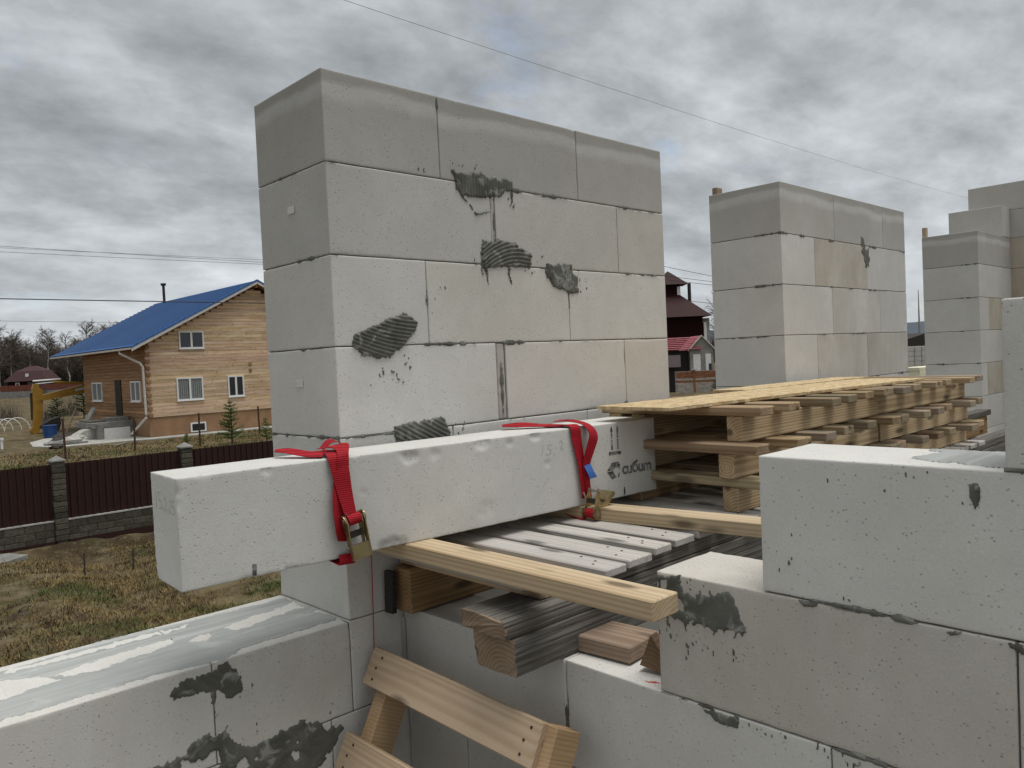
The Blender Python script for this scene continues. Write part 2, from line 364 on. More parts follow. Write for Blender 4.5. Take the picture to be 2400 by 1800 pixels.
# ------------------------------------------------------------------ aerated concrete blocks
Hc = .252
def rough_block(dx, dy, dz, cell, chip, seed):
    """box with worn, nicked edges"""
    def lines(L):
        e = [-L/2, -L/2+.0035, -L/2+.010]; n = max(1, int((L-.02)/cell)); m = list(np.linspace(-L/2+.010, L/2-.010, n+1)); return np.array(e[:2]+m+[L/2-.0035, L/2])
    ls = [lines(dx), lines(dy), lines(dz)]; V = {}; F = []
    def vid(p):
        k = tuple(np.round(p, 5)); return V.setdefault(k, len(V))
    for ax in range(3):
        a, b = [(1, 2), (2, 0), (0, 1)][ax]
        for sg in (-1, 1):
            ids = np.empty((len(ls[a]), len(ls[b])), int)
            for i, u in enumerate(ls[a]):
                for j, w in enumerate(ls[b]):
                    p = [0, 0, 0]; p[ax] = sg*ls[ax][-1]; p[a] = u; p[b] = w; ids[i, j] = vid(p)
            for i in range(len(ls[a])-1):
                for j in range(len(ls[b])-1):
                    q = (ids[i, j], ids[i+1, j], ids[i+1, j+1], ids[i, j+1]); F.append(q if sg > 0 else q[::-1])
    P = np.array(list(V.keys())); h = np.array([dx, dy, dz])/2
    d = h-np.abs(P); s = np.sort(d, axis=1); e = s[:, 1]                    # distance to the nearest edge
    t = P[:, 0]*1.0+P[:, 1]*1.7+P[:, 2]*1.3
    nz = .6*fbm(P[:, 0]*22+P[:, 2]*9, P[:, 1]*22+P[:, 2]*22, seed) + .4*vnoise(P[:, 0]*95+P[:, 2]*40, P[:, 1]*95+P[:, 2]*95, seed+5)
    big = np.clip((fbm(P[:, 0]*9+P[:, 2]*2, P[:, 1]*9+P[:, 2]*9, seed+9)-.66)*6, 0, 1)
    r = .0003+chip*(.10*np.clip(nz-.40, 0, 1)+big*.55*np.clip(nz-.25, 0, 1))
    k = np.clip(1-e/np.maximum(r*2.2, .0012), 0, 1)
    pull = (r*k)[:, None]*np.sign(P)*(d <= np.maximum(r*2.2, .0012)[:, None])
    return npmesh('block', P-pull*.8, F)
def block(parent, x0, x1, y0, y1, z0, z1, cell=None, chip=.02, tn=1., stain=0., band=0., name='block', seed=None, gap=.0015):
    c = ((x0+x1)/2, (y0+y1)/2, (z0+z1)/2); s = (x1-x0-2*gap, y1-y0-2*gap, z1-z0-2*gap); p = parent.location
    loc = (c[0]-p[0], c[1]-p[1], c[2]-p[2])
    if cell: o = put(name, rough_block(*s, cell, chip, seed if seed is not None else random.randrange(9999)), AAC, parent, loc)
    else: o = MB().bev(*s, .002).build(name, AAC, parent, loc)
    return tint(o, tn, stain, band)
def joint_fill(parent, x0, x1, y0, y1, z0, z1, rec=.004):
    p = parent.location
    return MB().box(x0+rec-p[0], x1-rec-p[0], y0+rec-p[1], y1-rec-p[1], z0+rec-p[2], z1-rec-p[2]).build('joint_mortar', MORT, parent)
zl = lambda c: TOP-c*Hc

# trowelled mortar patches: real thin layers on a face; uv = outline on the face, P(u,v,h) gives the point
def inside(px, py, poly):
    r = np.zeros(px.shape, bool); n = len(poly)
    for i in range(n):
        x1, y1 = poly[i]; x2, y2 = poly[i-1]
        if y1 == y2: continue
        r ^= ((y1 > py) != (y2 > py)) & (px < (x2-x1)*(py-y1)/(y2-y1)+x1)
    return r
def seg_d(px, py, a, b):
    ax, ay = a; bx, by = b; t = np.clip(((px-ax)*(bx-ax)+(py-ay)*(by-ay))/((bx-ax)**2+(by-ay)**2+1e-12), 0, 1)
    return np.hypot(px-ax-t*(bx-ax), py-ay-t*(by-ay)), t
def patch(parent, polys, P, step=.0025, th=.004, ridge=None, drips=(), specks=(), rough=.012, holes=0., seed=1, mat=None, name='mortar_patch', cut=()):
    pts = [p for q in polys for p in q] + [p for d in drips for p in d[:2]]
    for (cx, cy, rx, ry, n) in specks: pts += [(cx-rx, cy-ry), (cx+rx, cy+ry)]
    pts = np.array(pts); lo = pts.min(0)-.02; hi = pts.max(0)+.02
    u = np.arange(lo[0], hi[0], step); v = np.arange(lo[1], hi[1], step); U, Vv = np.meshgrid(u, v, indexing='ij')
    wu = U+(fbm(U*45, Vv*45, seed)-.5)*rough*2; wv = Vv+(fbm(U*45, Vv*45, seed+31)-.5)*rough*2
    wu = wu+(vnoise(U*190, Vv*190, seed+3)-.5)*rough*.5; wv = wv+(vnoise(U*190, Vv*190, seed+7)-.5)*rough*.5
    m = np.zeros(U.shape, bool)
    for q in polys: m |= inside(wu, wv, q)
    for q in cut: m &= ~inside(U+(wu-U)*1.3, Vv+(wv-Vv)*1.3, q)
    if holes: m &= fbm(U*28, Vv*28, seed+50) > holes
    for d in drips:
        dd, t = seg_d(wu, wv, d[0], d[1]); m |= dd < d[2]*(1-.75*t)
    R = np.random.default_rng(seed)
    for (cx, cy, rx, ry, n) in specks:
        for _ in range(n):
            a, b = cx+R.uniform(-rx, rx), cy+R.uniform(-ry, ry); s = R.uniform(.0014, .0038); m |= (np.abs(U-a)/s)**2+(np.abs(Vv-b)/(s*R.uniform(1., 2.6)))**2 < 1
    er = m.astype(float); cur = m.copy()
    for k in range(3):
        c2 = cur.copy(); c2[1:] &= cur[:-1]; c2[:-1] &= cur[1:]; c2[:, 1:] &= cur[:, :-1]; c2[:, :-1] &= cur[:, 1:]; cur = c2; er += cur
    h = .0005+th*np.clip(er/4, 0, 1)*(.55+.5*fbm(U*30, Vv*30, seed+70))
    if ridge is not None: h = h+ridge(U, Vv)*np.clip((er-1)/2, 0, 1)
    h = np.where(er <= 1, -.0008, h)
    idx = -np.ones(U.shape, int); cells = m[:-1, :-1] & m[1:, :-1] & m[1:, 1:] & m[:-1, 1:]
    used = np.zeros(U.shape, bool); used[:-1, :-1] |= cells; used[1:, :-1] |= cells; used[1:, 1:] |= cells; used[:-1, 1:] |= cells
    idx[used] = np.arange(used.sum()); V = P(U[used], Vv[used], h[used])
    F = np.stack([idx[:-1, :-1][cells], idx[1:, :-1][cells], idx[1:, 1:][cells], idx[:-1, 1:][cells]], -1)
    pl = np.array(parent.location); return put(name, npmesh(name, np.stack(V, -1)-pl, F), mat or MORT, parent, smooth=True)
inner = lambda y: (lambda u, v, h: (u, y+.0015-h, v+TOP))                # on the inner (y = const) faces of the outer wall
onB = lambda u, v, h: (.1795-h, u, v+TOP)                           # on the room face of the partition
def comb(ang, pitch, amp, bend=0.):
    c, s = math.cos(ang), math.sin(ang)
    return lambda U, V: amp*(.5+.5*np.sin(((U-U.mean())*s+(V-V.mean())*c+bend*((U-U.mean())*c)**2+.004*(fbm(U*12, V*12, 3)-.5))*2*np.pi/pitch))
def joint_smears(parent, P, lines, seed, dens=.60, w=.010, step=.004):
    """squeezed-out mortar beads along joints: lines of ((u0,v0),(u1,v1))"""
    Vs = []; Fs = []; off = 0
    for li, (a, b) in enumerate(lines):
        a = np.array(a); b = np.array(b); L = np.linalg.norm(b-a); d = (b-a)/L; nrm = np.array([-d[1], d[0]])
        s = np.arange(0, L, step); t = np.arange(-max(w*1.6, .009), max(w*1.6, .009), .002); Sx, T = np.meshgrid(s, t, indexing='ij')
        wid = np.clip(fbm(Sx*9, Sx*0+li*3.3, seed)-dens, 0, 1)*w*11*(.2+.9*vnoise(Sx*80, T*0, seed+4)); sh = (vnoise(Sx*7, Sx*0+li, seed+8)-.55)*w*1.2
        m = np.abs(T-sh) < wid; cells = m[:-1, :-1] & m[1:, :-1] & m[1:, 1:] & m[:-1, 1:]
        if not cells.any(): continue
        used = np.zeros(m.shape, bool); used[:-1, :-1] |= cells; used[1:, :-1] |= cells; used[1:, 1:] |= cells; used[:-1, 1:] |= cells
        idx = -np.ones(m.shape, int); idx[used] = np.arange(used.sum())+off; off += used.sum()
        U = a[0]+d[0]*Sx+nrm[0]*T; V = a[1]+d[1]*Sx+nrm[1]*T; h = .0006+.0025*np.clip(1-np.abs(T-sh)/(wid+1e-6), 0, 1)
        Vs.append(np.stack(P(U[used], V[used], h[used]), -1)); Fs.append(np.stack([idx[:-1, :-1][cells], idx[1:, :-1][cells], idx[1:, 1:][cells], idx[:-1, 1:][cells]], -1))
    if Vs: return kind(put('joint_smear', npmesh('joint_smear', np.concatenate(Vs)-np.array(parent.location), np.concatenate(Fs)), MORT, parent, smooth=True), 'stuff')

# the outer wall below the window openings
wallA = thing('outer_block_wall', 'low pale block wall with mortar coated sill at lower left, under the piers', 'wall', (0, .2, 2.15))
for c in range(6, 10):
    z1, z0 = zl(c), zl(c+1)
    if c == 9: z0 = 2.153
    joints = [-2.52, -1.885, -1.009, -.384, .245, .87, 1.5, 2.13, 2.76, 3.39, 4.02, 4.65, 5.28, 5.91, 6.62] if c % 2 == 0 else [-2.52, -1.95, -1.32, -.70, -.07, .56, 1.19, 1.82, 2.45, 3.08, 3.71, 4.34, 4.97, 5.60, 6.62]
    if c == 6: joints = [-2.52, -1.64, -1.009, -.384, .0, .62, 1.25, 1.88, 2.51, 3.14, 3.77, 4.4, 5.03, 5.57, 6.0, 6.62]
    for a, b in zip(joints[:-1], joints[1:]):
        near = b > -1.3 and a < .5
        block(wallA, a, b, 0, .4, z0, z1, .02 if near and c < 8 else None, .012, random.uniform(1.04, 1.10), .35 if near else .2)
joint_fill(wallA, -2.52, 6.62, 0, .4, 2.155, zl(6), .005)
MB().box(-2.52, 6.62, -.2, .2, -2.35, -.002).build('foundation', CONC_D, wallA)
patch(wallA, [[(-.489, -1.564), (-.474, -1.544), (-.40, -1.528), (-.339, -1.520), (-.309, -1.562), (-.317, -1.611), (-.339, -1.617), (-.373, -1.585), (-.437, -1.571), (-.476, -1.576)]], inner(0), specks=[(-.31, -1.60, .03, .03, 14)], drips=[((-.384, -1.58), (-.384, -1.66), .005)], seed=4, rough=.014, th=.003)
patch(wallA, [[(-.62, -1.80), (-.543, -1.707), (-.46, -1.705), (-.424, -1.68), (-.384, -1.69), (-.353, -1.676), (-.335, -1.729), (-.283, -1.748), (-.227, -1.748), (-.16, -1.728), (-.095, -1.771), (-.034, -1.793), (-.058, -1.833), (-.089, -1.863), (-.141, -1.887), (-.3, -1.93), (-.6, -1.93)]], inner(0), specks=[(-.29, -1.70, .03, .03, 16), (-.05, -1.74, .03, .02, 10)], holes=.29, seed=11, rough=.016, th=.005)
joint_smears(wallA, inner(0), [((-1.0, -1.764), (.17, -1.764)), ((-.384, -1.53), (-.384, -1.75)), ((0, -1.512), (.17, -1.512))], 5, .66, .006)
# mortar coat drawn out over the sill, with bare pale strips
def sill_ridge(U, V):
    r = 0
    for y0, a, w in ((.040, .0022, .009), (.078, .0018, .008), (.335, .0022, .010), (.300, .0015, .009)): r = r+a*np.exp(-((V-y0-.010*(fbm(U*2, U*0+y0*50, 8)-.5))/w)**2)
    return r
bare = [[(-.23, .185), (-.12, .215), (-.02, .235), (-.01, .30), (-.06, .275), (-.16, .262), (-.25, .235)], [(-.56, .19), (-.47, .205), (-.40, .23), (-.39, .262), (-.47, .258), (-.56, .25), (-.66, .225), (-.64, .19)], [(-.345, .185), (-.315, .19), (-.305, .215), (-.335, .222), (-.355, .205)], [(-1.6, .17), (-.80, .165), (-.665, .19), (-.70, .25), (-.78, .285), (-1.6, .28)], [(-.75, .335), (-.38, .325), (-.30, .340), (-.40, .352), (-.75, .356)]]
patch(wallA, [[(-2.2, .036), (-.9, .032), (-.5, .030), (-.39, .004), (-.33, .004), (-.30, .034), (-.1, .036), (-.004, .045), (-.004, .365), (-.25, .372), (-.42, .398), (-.58, .398), (-.62, .372), (-2.2, .372)]], lambda u, v, h: (u, v, zl(6)-.0015+h), step=.0035, th=.0008, ridge=sill_ridge, rough=.012, seed=23, mat=SMEAR, name='sill_mortar', cut=bare)
PF = [(0, .398, .04), (.398, 1.029, .05), (1.029, 1.542, .0)]
def pier(name, label, courses, ztop, near, seed):
    x0 = courses[0][0][0]; t = thing(name, label, 'wall', (x0+.3, .2, zl(6)))
    for c, row in enumerate(courses):
        for (a, b, tn, st) in row:
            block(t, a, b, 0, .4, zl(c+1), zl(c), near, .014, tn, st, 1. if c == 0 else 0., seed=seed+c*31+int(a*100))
    joint_fill(t, courses[0][0][0], courses[0][-1][1], 0, .4, zl(len(courses))+.001, zl(0)-.03, .007)
    return t
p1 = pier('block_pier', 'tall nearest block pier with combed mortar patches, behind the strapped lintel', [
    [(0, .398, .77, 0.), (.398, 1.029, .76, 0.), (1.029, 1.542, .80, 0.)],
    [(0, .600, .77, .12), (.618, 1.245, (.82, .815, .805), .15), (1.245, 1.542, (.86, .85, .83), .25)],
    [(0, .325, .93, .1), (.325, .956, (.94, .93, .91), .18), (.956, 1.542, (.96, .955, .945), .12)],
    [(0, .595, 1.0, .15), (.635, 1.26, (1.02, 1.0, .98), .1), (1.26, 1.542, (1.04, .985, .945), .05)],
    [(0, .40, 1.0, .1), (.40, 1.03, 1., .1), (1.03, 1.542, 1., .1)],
    [(0, .62, .97, .1), (.62, 1.25, 1., .1), (1.25, 1.542, 1., .1)]], 0, .03, 100)
p1l = p1.location
MB().bev(.034, .392, .246, .003).build('joint_filler', plain('pale_set_mortar', (.40, .375, .335), .9, var=.2, sc=20., bump=.3), p1, (.615-p1l[0], .199-p1l[1], zl(3.5)-p1l[2]))
tint(bpy.data.objects['joint_filler'], 1.)
tint(MB().bev(.0155, .392, .246, .002).build('joint_filler', bpy.data.materials['pale_set_mortar'], p1, (.609-p1l[0], .1985-p1l[1], zl(1.5)-p1l[2])), 1.1)
I0 = inner(0)
patch(p1, [[(.443, -.217), (.50, -.218), (.568, -.208), (.593, -.22), (.704, -.219), (.708, -.258), (.67, -.262), (.641, -.285), (.545, -.295), (.479, -.296), (.452, -.268)]], I0, ridge=comb(1.57, .012, .004), drips=[((.479, -.29), (.51, -.321), .008), ((.51, -.321), (.534, -.344), .006), ((.534, -.344), (.60, -.338), .008), ((.70, -.262), (.689, -.31), .009), ((.60, -.29), (.605, -.33), .003)], specks=[(.66, -.29, .05, .02, 14), (.52, -.20, .08, .012, 14)], seed=31, rough=.010)
patch(p1, [[(.554, -.422), (.614, -.427), (.624, -.413), (.714, -.427), (.718, -.44), (.779, -.453), (.77, -.511), (.672, -.509), (.609, -.518), (.552, -.521), (.542, -.477)]], I0, ridge=comb(-.25, .0125, .0045, 2.2), drips=[((.569, -.515), (.574, -.578), .009), ((.667, -.505), (.677, -.568), .009), ((.55, -.515), (.556, -.55), .006), ((.742, -.505), (.745, -.53), .004)], specks=[(.80, -.50, .04, .03, 16), (.51, -.50, .03, .03, 10)], seed=37, rough=.009)
patch(p1, [[(.845, -.487), (.90, -.482), (.99, -.483), (.983, -.509), (1.008, -.529), (1.004, -.59), (.956, -.592), (.91, -.572), (.88, -.569), (.842, -.529)]], I0, ridge=comb(1.75, .0125, .0045), specks=[(1.03, -.55, .03, .06, 18), (.86, -.47, .05, .01, 10)], seed=41, rough=.012)
patch(p1, [[(.057, -.721), (.149, -.687), (.234, -.658), (.287, -.684), (.278, -.717), (.243, -.746), (.195, -.786), (.142, -.796), (.083, -.783), (.053, -.748)]], I0, ridge=comb(.22, .011, .005, -.8), specks=[(.17, -.83, .09, .045, 75)], seed=43, rough=.009)
patch(p1, [[(.174, -1.003), (.186, -.987), (.273, -.977), (.372, -.978), (.378, -1.011), (.393, -1.024), (.37, -1.09), (.20, -1.10), (.176, -1.024)]], I0, ridge=comb(.5, .013, .003), specks=[(.42, -1.02, .05, .02, 20)], seed=47, rough=.010)
patch(p1, [[(1.235, -1.000), (1.265, -.985), (1.285, -1.012), (1.25, -1.03)]], I0, seed=53, rough=.010)
for q_ in ((.33, -.235, .02, .008, 8), (.27, -.95, .02, .02, 4), (.38, -.60, .04, .02, 12)): kind(patch(p1, [], I0, seed=54+q_[4], specks=[q_], name='mortar_specks'), 'stuff')
jl = []
for c, row in enumerate([(.398, 1.029), (.61, 1.245), (.325, .956), (.615, 1.26)]):
    jl.append(((.0, -(c+1)*Hc), (1.54, -(c+1)*Hc)))
    for x in row: jl.append(((x, -c*Hc-.01), (x, -(c+1)*Hc+.01)))
joint_smears(p1, I0, jl, 60, .47, .0032)
JL = lambda x: (lambda u, v, h: (x+.0015-h, u, v+TOP))
joint_smears(p1, JL(0), [((.0, -c*Hc), (.4, -c*Hc)) for c in (1, 2, 3, 4)], 64, .42, .0035)
# two cast nail pockets in the jamb blocks
for yy, zz_ in ((.20, -.352), (.205, -.855)):
    MB().bev(.0016, .040, .022, .0006).build('pocket_patch', AAC, p1, (-.0004-p1l[0], yy-p1l[1], TOP+zz_-p1l[2]))
p2 = pier('block_pier', 'middle distance block pier with a brown stained second course', [
    [(2.5185, 3.115, .93, .1), (3.115, 3.771, .90, .1), (3.771, 4.114, .90, .2)],
    [(2.5185, 2.873, .97, 0.), (2.873, 3.526, (.88, .84, .785), .65), (3.526, 4.114, .94, .1)],
    [(2.5185, 3.066, 1., 0.), (3.066, 3.70, (.95, .94, .915), .4), (3.70, 4.114, .96, .3)],
    [(2.5185, 2.872, 1., 0.), (2.872, 3.5, (.90, .875, .84), .6), (3.5, 4.114, (.88, .86, .83), .7)],
    [(2.5185, 3.1, .97, 0.), (3.1, 3.73, .96, .1), (3.73, 4.114, .95, .1)], [(2.5185, 2.9, .97, 0.), (2.9, 3.5, .96, .1), (3.5, 4.114, .95, .1)]], 0, None, 300)
patch(p2, [[(3.449, -.19), (3.495, -.201), (3.515, -.26), (3.576, -.256), (3.567, -.362), (3.517, -.39), (3.463, -.303)]], I0, step=.006, th=.003, rough=.022, specks=[(3.5, -.25, .12, .06, 14), (3.55, -.85, .15, .08, 10)], seed=71)
joint_smears(p2, I0, [((2.52, -c*Hc), (4.11, -c*Hc)) for c in (1, 2, 3, 4)], 74, .50, .004, .008)
joint_smears(p2, JL(2.5185), [((0, -c*Hc), (.4, -c*Hc)) for c in (1, 2, 3)], 75, .46, .004, .008)
p3 = pier('block_pier', 'farthest block pier at right, behind the end of the pallet stack', [
    [(5.57, 5.79, .88, .1), (5.79, 6.42, .88, .1)], [(5.57, 6.15, .92, .1), (6.15, 6.42, .9, .1)], [(5.57, 5.80, .95, .1), (5.80, 6.42, (.8, .75, .66), 1.)],
    [(5.57, 6.1, .95, .1), (6.1, 6.42, .95, .1)], [(5.57, 5.72, .95, .1), (5.72, 6.42, (.85, .81, .74), .9)], [(5.57, 6.1, .95, .1), (6.1, 6.42, .95, .1)]], 0, None, 500)
block(p3, 6.205, 6.42, 0, .4, zl(0), zl(-1), None, .01, .85, .2, 0)
joint_smears(p3, JL(5.57), [((0, -c*Hc), (.4, -c*Hc)) for c in (1, 2, 3, 4)], 76, .46, .005, .01)
wc = thing('far_block_wall', 'brown stained far block wall rising highest at the right edge', 'wall', (6.52, -1., 2.15))
for k, (z0, z1) in enumerate([(.232, .46), (.0, .232), (-.252, 0.), (-.504, -.252), (-.756, -.504), (-1.008, -.756), (-1.26, -1.008), (-1.512, -1.26), (-1.764, -1.512), (-2.016, -1.764), (-2.36, -2.016)]):
    ys = [.31 if k == 0 else .06] + [v-.3*(k % 2) for v in (-.6, -1.25, -1.9, -2.55)] + [-3.2]
    for a, b in zip(ys[1:], ys[:-1]): block(wc, 6.423, 6.62, a, b, TOP+z0, TOP+z1, None, .01, .8 if k < 2 else (.78, .70, .60), .3 if k < 2 else 1.)
joint_fill(wc, 6.423, 6.62, -3.2, -.004, 2.155, TOP+.45, .005)

# the partition in the foreground
wb = thing('partition_block_wall', 'stepped foreground partition of pale blocks filling the lower right', 'wall', (.28, -1.8, 2.15))
XB0, XB1 = .178, .383
rowsB = {6: [0, -.642, -1.27, -1.90, -2.53, -3.2], 7: [0, -.266, -.90, -1.53, -2.16, -2.8, -3.2], 8: [0, -.642, -1.27, -1.9, -2.53, -3.2], 5: [-.910, -1.556, -2.18, -2.8, -3.2], 4: [-1.150, -1.775, -2.4, -3.2], 3: [-1.546, -2.17, -2.8, -3.2]}
for c, ys in rowsB.items():
    for b, a in zip(ys[:-1], ys[1:]):
        near = b > -1.8
        if b == 0: b = -.002
        block(wb, XB0, XB1 if c > 4 else .392, a, b, zl(c+1) if c < 8 else 2.152, zl(c), (.014 if c < 6 else .02) if near else None, .02 if c < 6 else .014, {3: .96, 4: .995, 5: (.865, .835, .80), 6: (.97, .965, .96), 7: .9, 8: .95}[c], .45 if c == 5 else .12, 0, seed=700+c*13+int(-b*10))
for c, ys in rowsB.items(): joint_fill(wb, XB0, XB1 if c > 4 else .392, ys[-1], ys[0]-.002, zl(c+1) if c < 8 else 2.154, zl(c), .006)
patch(wb, [[(-.907, -1.266), (-.971, -1.260), (-.971, -1.294), (-1.009, -1.297), (-1.053, -1.281), (-1.080, -1.272), (-1.092, -1.292), (-1.097, -1.314), (-1.114, -1.330), (-1.110, -1.354), (-1.088, -1.352), (-1.034, -1.355), (-.966, -1.356), (-.912, -1.350), (-.911, -1.29)]], onB, step=.002, th=.003, rough=.010, holes=.29, drips=[((-1.0-.022*k, -1.345), (-1.0-.022*k+.004, -1.345-.012-.018*(k*7 % 5)/4), .007) for k in range(-4, 6)], specks=[(-1.0, -1.385, .09, .018, 36), (-1.09, -1.40, .01, .01, 4), (-.98, -1.40, .004, .03, 9), (-1.02, -1.275, .05, .012, 10)], seed=83)
patch(wb, [[(-1.000, -1.522), (-1.05, -1.515), (-1.09, -1.513), (-1.09, -1.535), (-1.06, -1.540), (-1.02, -1.532)]], onB, step=.002, th=.003, rough=.010, specks=[(-1.2, -1.525, .12, .008, 26)], seed=87)
patch(wb, [[(-1.21, -1.262), (-1.26, -1.258), (-1.25, -1.272), (-1.225, -1.274)]], onB, step=.002, th=.003, rough=.007, specks=[(-1.20, -1.18, .025, .04, 9), (-1.31, -1.248, .01, .004, 4), (-1.49, -1.06, .003, .004, 2)], seed=91)
patch(wb, [[(-1.535, -1.262), (-1.60, -1.258), (-1.60, -1.28), (-1.56, -1.283)]], onB, step=.002, th=.003, rough=.007, seed=92)
patch(wb, [[(-1.43, -1.262), (-1.49, -1.261), (-1.48, -1.272)]], onB, step=.002, th=.003, rough=.007, seed=93)
patch(wb, [[(-1.497, -1.03), (-1.512, -1.028), (-1.515, -1.052), (-1.507, -1.075), (-1.499, -1.055)]], onB, step=.002, th=.003, rough=.006, specks=[(-1.42, -1.02, .1, .012, 6), (-1.36, -1.05, .2, .05, 10)], seed=95)
joint_smears(wb, onB, [((-.91, -1.512), (-1.9, -1.512)), ((-1.15, -1.26), (-1.9, -1.26)), ((-1.546, -1.008), (-1.9, -1.008)), ((-.642, -1.53), (-.642, -1.76)), ((0-.004, -1.52), (-.004, -1.75)), ((-.05, -1.764), (-.7, -1.764))], 99, .54, .0035, .003)
patch(wb, [[(-1.385, .25), (-1.40, .34), (-1.36, .385), (-1.9, .388), (-1.9, .19), (-1.52, .20), (-1.44, .23)]], lambda u, v, h: (v, u, zl(4)-.0015+h), step=.004, th=.003, rough=.015, seed=103, mat=SMEAR, name='bed_mortar')
# corner bead of set mortar, red pencil mark, blob of yellow foam
MB().tube([(XB0-.003, -.006, zl(7)+.02+k*.05) for k in range(5)], [.006, .008, .006, .008, .005], 6).build('corner_bead', SMEAR, wb, tuple(-x for x in wb.location))
patch(wb, [[(-.84, .195), (-.875, .20), (-.90, .215), (-.87, .214)]], lambda u, v, h: (v, u, zl(6)-.0014+h*.2), step=.002, rough=.006, holes=.42, seed=107, mat=plain('red_crayon', (.45, .10, .08), .9), name='red_crayon_mark')

# ------------------------------------------------------------------ timber
def stick(parent, c, L, w, h, mat, rot=(0, 0, 0), tn=1., name='board', b=.003):
    """board with its length along local X; c is the centre in world axes"""
    p = parent.location if parent is not None else (0, 0, 0)
    if parent is not None and parent.rotation_euler.z: loc = c
    else: loc = tuple(c[i]-p[i] for i in range(3))
    o = MB().bev(L, w, h, b).build(name, mat, parent, loc, rot); return tint(o, tn)
def nails(parent, spots, axis=2, r=.0035):
    for s in spots:
        p = parent.location; m = MB(); q = [0, 0, 0]; q[axis] = .0012; m.tube([(-q[0], -q[1], -q[2]), tuple(q)], r, 7)
        m.build('nail', RUST, parent, tuple(s[i]-p[i] for i in range(3)))
Y90 = (0, 0, math.pi/2)
def worn_beam(name, x0, x1, y0, y1, z0, z1, mat, seed, label, cat, cuts=0.02):
    L = x1-x0; n = 60; ns = 9; prof = []
    for i in range(ns): prof.append((-.5+i/ns, -.5))
    for i in range(ns): prof.append((.5, -.5+i/ns))
    for i in range(ns): prof.append((.5-i/ns, .5))
    for i in range(ns): prof.append((-.5, .5-i/ns))
    prof = np.array(prof); V = []; k = len(prof); xs = np.concatenate([np.linspace(0, .12, 12), np.linspace(.15, L, n-12)])
    for xi, x in enumerate(xs):
        for j, (a, b) in enumerate(prof):
            nz = fbm(np.array([x*5]), np.array([j*1.7]), seed)[0]-.5; nz2 = vnoise(np.array([x*1.5]), np.array([j*5.1]), seed+3)[0]-.5
            y = a*(y1-y0)*(1+.05*nz2); z = b*(z1-z0)*(1+.05*nz)
            if abs(a) == .5 and abs(b) == .5: y *= .985; z *= .975
            xx = x + (cuts*(fbm(np.array([a*3.]), np.array([b*3.]), seed+8)[0]-.5) if xi == 0 else 0)
            V.append((xx, y, z))
    F = []
    for i in range(n-1):
        for j in range(k): F.append((i*k+j, i*k+(j+1) % k, (i+1)*k+(j+1) % k, (i+1)*k+j))
    F.append(tuple(range(k))); F.append(tuple((n-1)*k+j for j in range(k))[::-1])
    o = MB().add(V, F).build(name, mat, None, (x0, (y0+y1)/2, (z0+z1)/2), fix=True); o.data.materials.append(W_SAWN)
    for p_ in o.data.polygons:
        if len(p_.vertices) > 4: p_.material_index = 1
    return tint(tag(o, label, cat), 1.)
zT = lambda r: TOP+r
W_SAWN = mat_wood('sawn_end_grain', (.30, .205, .125), (.17, .105, .06), .3)
W_END = mat_wood('cut_timber', (.30, .22, .145), (.17, .115, .07), .4)
worn_beam('timber_beam', .025, 5.3, -.640, -.503, zT(-1.5105), zT(-1.426), W_GREY, 3, 'thick weathered grey timber resting across the partition, lower of two', 'timber')
worn_beam('timber_plank', .010, 5.3, -.632, -.475, zT(-1.4255), zT(-1.383), W_GREY, 5, 'weathered split grey plank lying on the thick timber beam', 'timber', .03)
o = stick(None, (2.72, -.06, zT(-1.447)), 5.18, .075, .126, W_PAL, (0, 0, 0), (.9, .8, .72), 'timber_beam'); tint(o, (.8, .68, .56)); tag(o, 'orange brown timber joist on the partition beside the pier', 'timber'); o.location.x += .01
for yy in (-.57, -.06):
    for xx in (1.9, 5.0):
        zz0, zz1 = 2.151, (zT(-1.512) if yy < -.3 else zT(-1.511))
        o = MB().bev(.10, .10, zz1-zz0-.001, .004).build('prop_post', W_GREY, None, (xx, yy, (zz0+zz1)/2)); tint(tag(o, 'grey timber prop standing under the pallet platform %s' % ('by the outer wall' if yy > -.3 else 'on its room side') + (', far end' if xx > 3 else ', middle'), 'prop'), .9)
o = stick(None, (.214, -.302, zT(-1.3617)), .57, .10, .040, W_LAD, Y90, (1.05, .98, .92), 'board'); tag(o, 'short pale board under the near edge of the weathered deck', 'board')
for yy, lb in ((-.585, 'grey batten along the timber under the deck board ends'), (-.06, 'batten on the joist under the deck beside the pier')):
    o = stick(None, (2.85, yy, zT(-1.3617)), 5.1, .085, .040, W_GREY, (0, 0, 0), 1., 'batten'); tag(o, lb, 'batten')
# weathered deck pallets laid over the timbers
def deck(x_list, label, grp=None):
    t = thing('deck_pallet', label, 'pallet', (x_list[0][0], -.35, zT(-1.341)), 0, grp)
    for (a, b, yf) in x_list:
        L = -.03-yf; stick(t, ((a+b)/2, yf+L/2, zT(-1.3305)), L, b-a, .0205, W_DECK, Y90, random.uniform(.9, 1.1))
        nails(t, [(a+.025, yf+.06, zT(-1.3202)), (b-.03, yf+.075, zT(-1.3202)), (b-.02, yf+.13, zT(-1.3202))])
    a, b = x_list[0][0], x_list[-1][1]
    return t
deck([(.09, .185, -.60), (.282, .363, -.688), (.384, .481, -.677), (.523, .598, -.654), (.626, .717, -.646), (.745, .83, -.64), (.86, .95, -.65)], 'weathered grey deck boards under the strapped lintel')
deck([(1.0+.125*k, 1.09+.125*k, -.66) for k in range(9)], 'weathered grey deck boards under the near pallets of the stack')
deck([(2.13+.125*k, 2.22+.125*k, -.67) for k in range(9)], 'weathered grey deck boards under the far pallets of the stack')
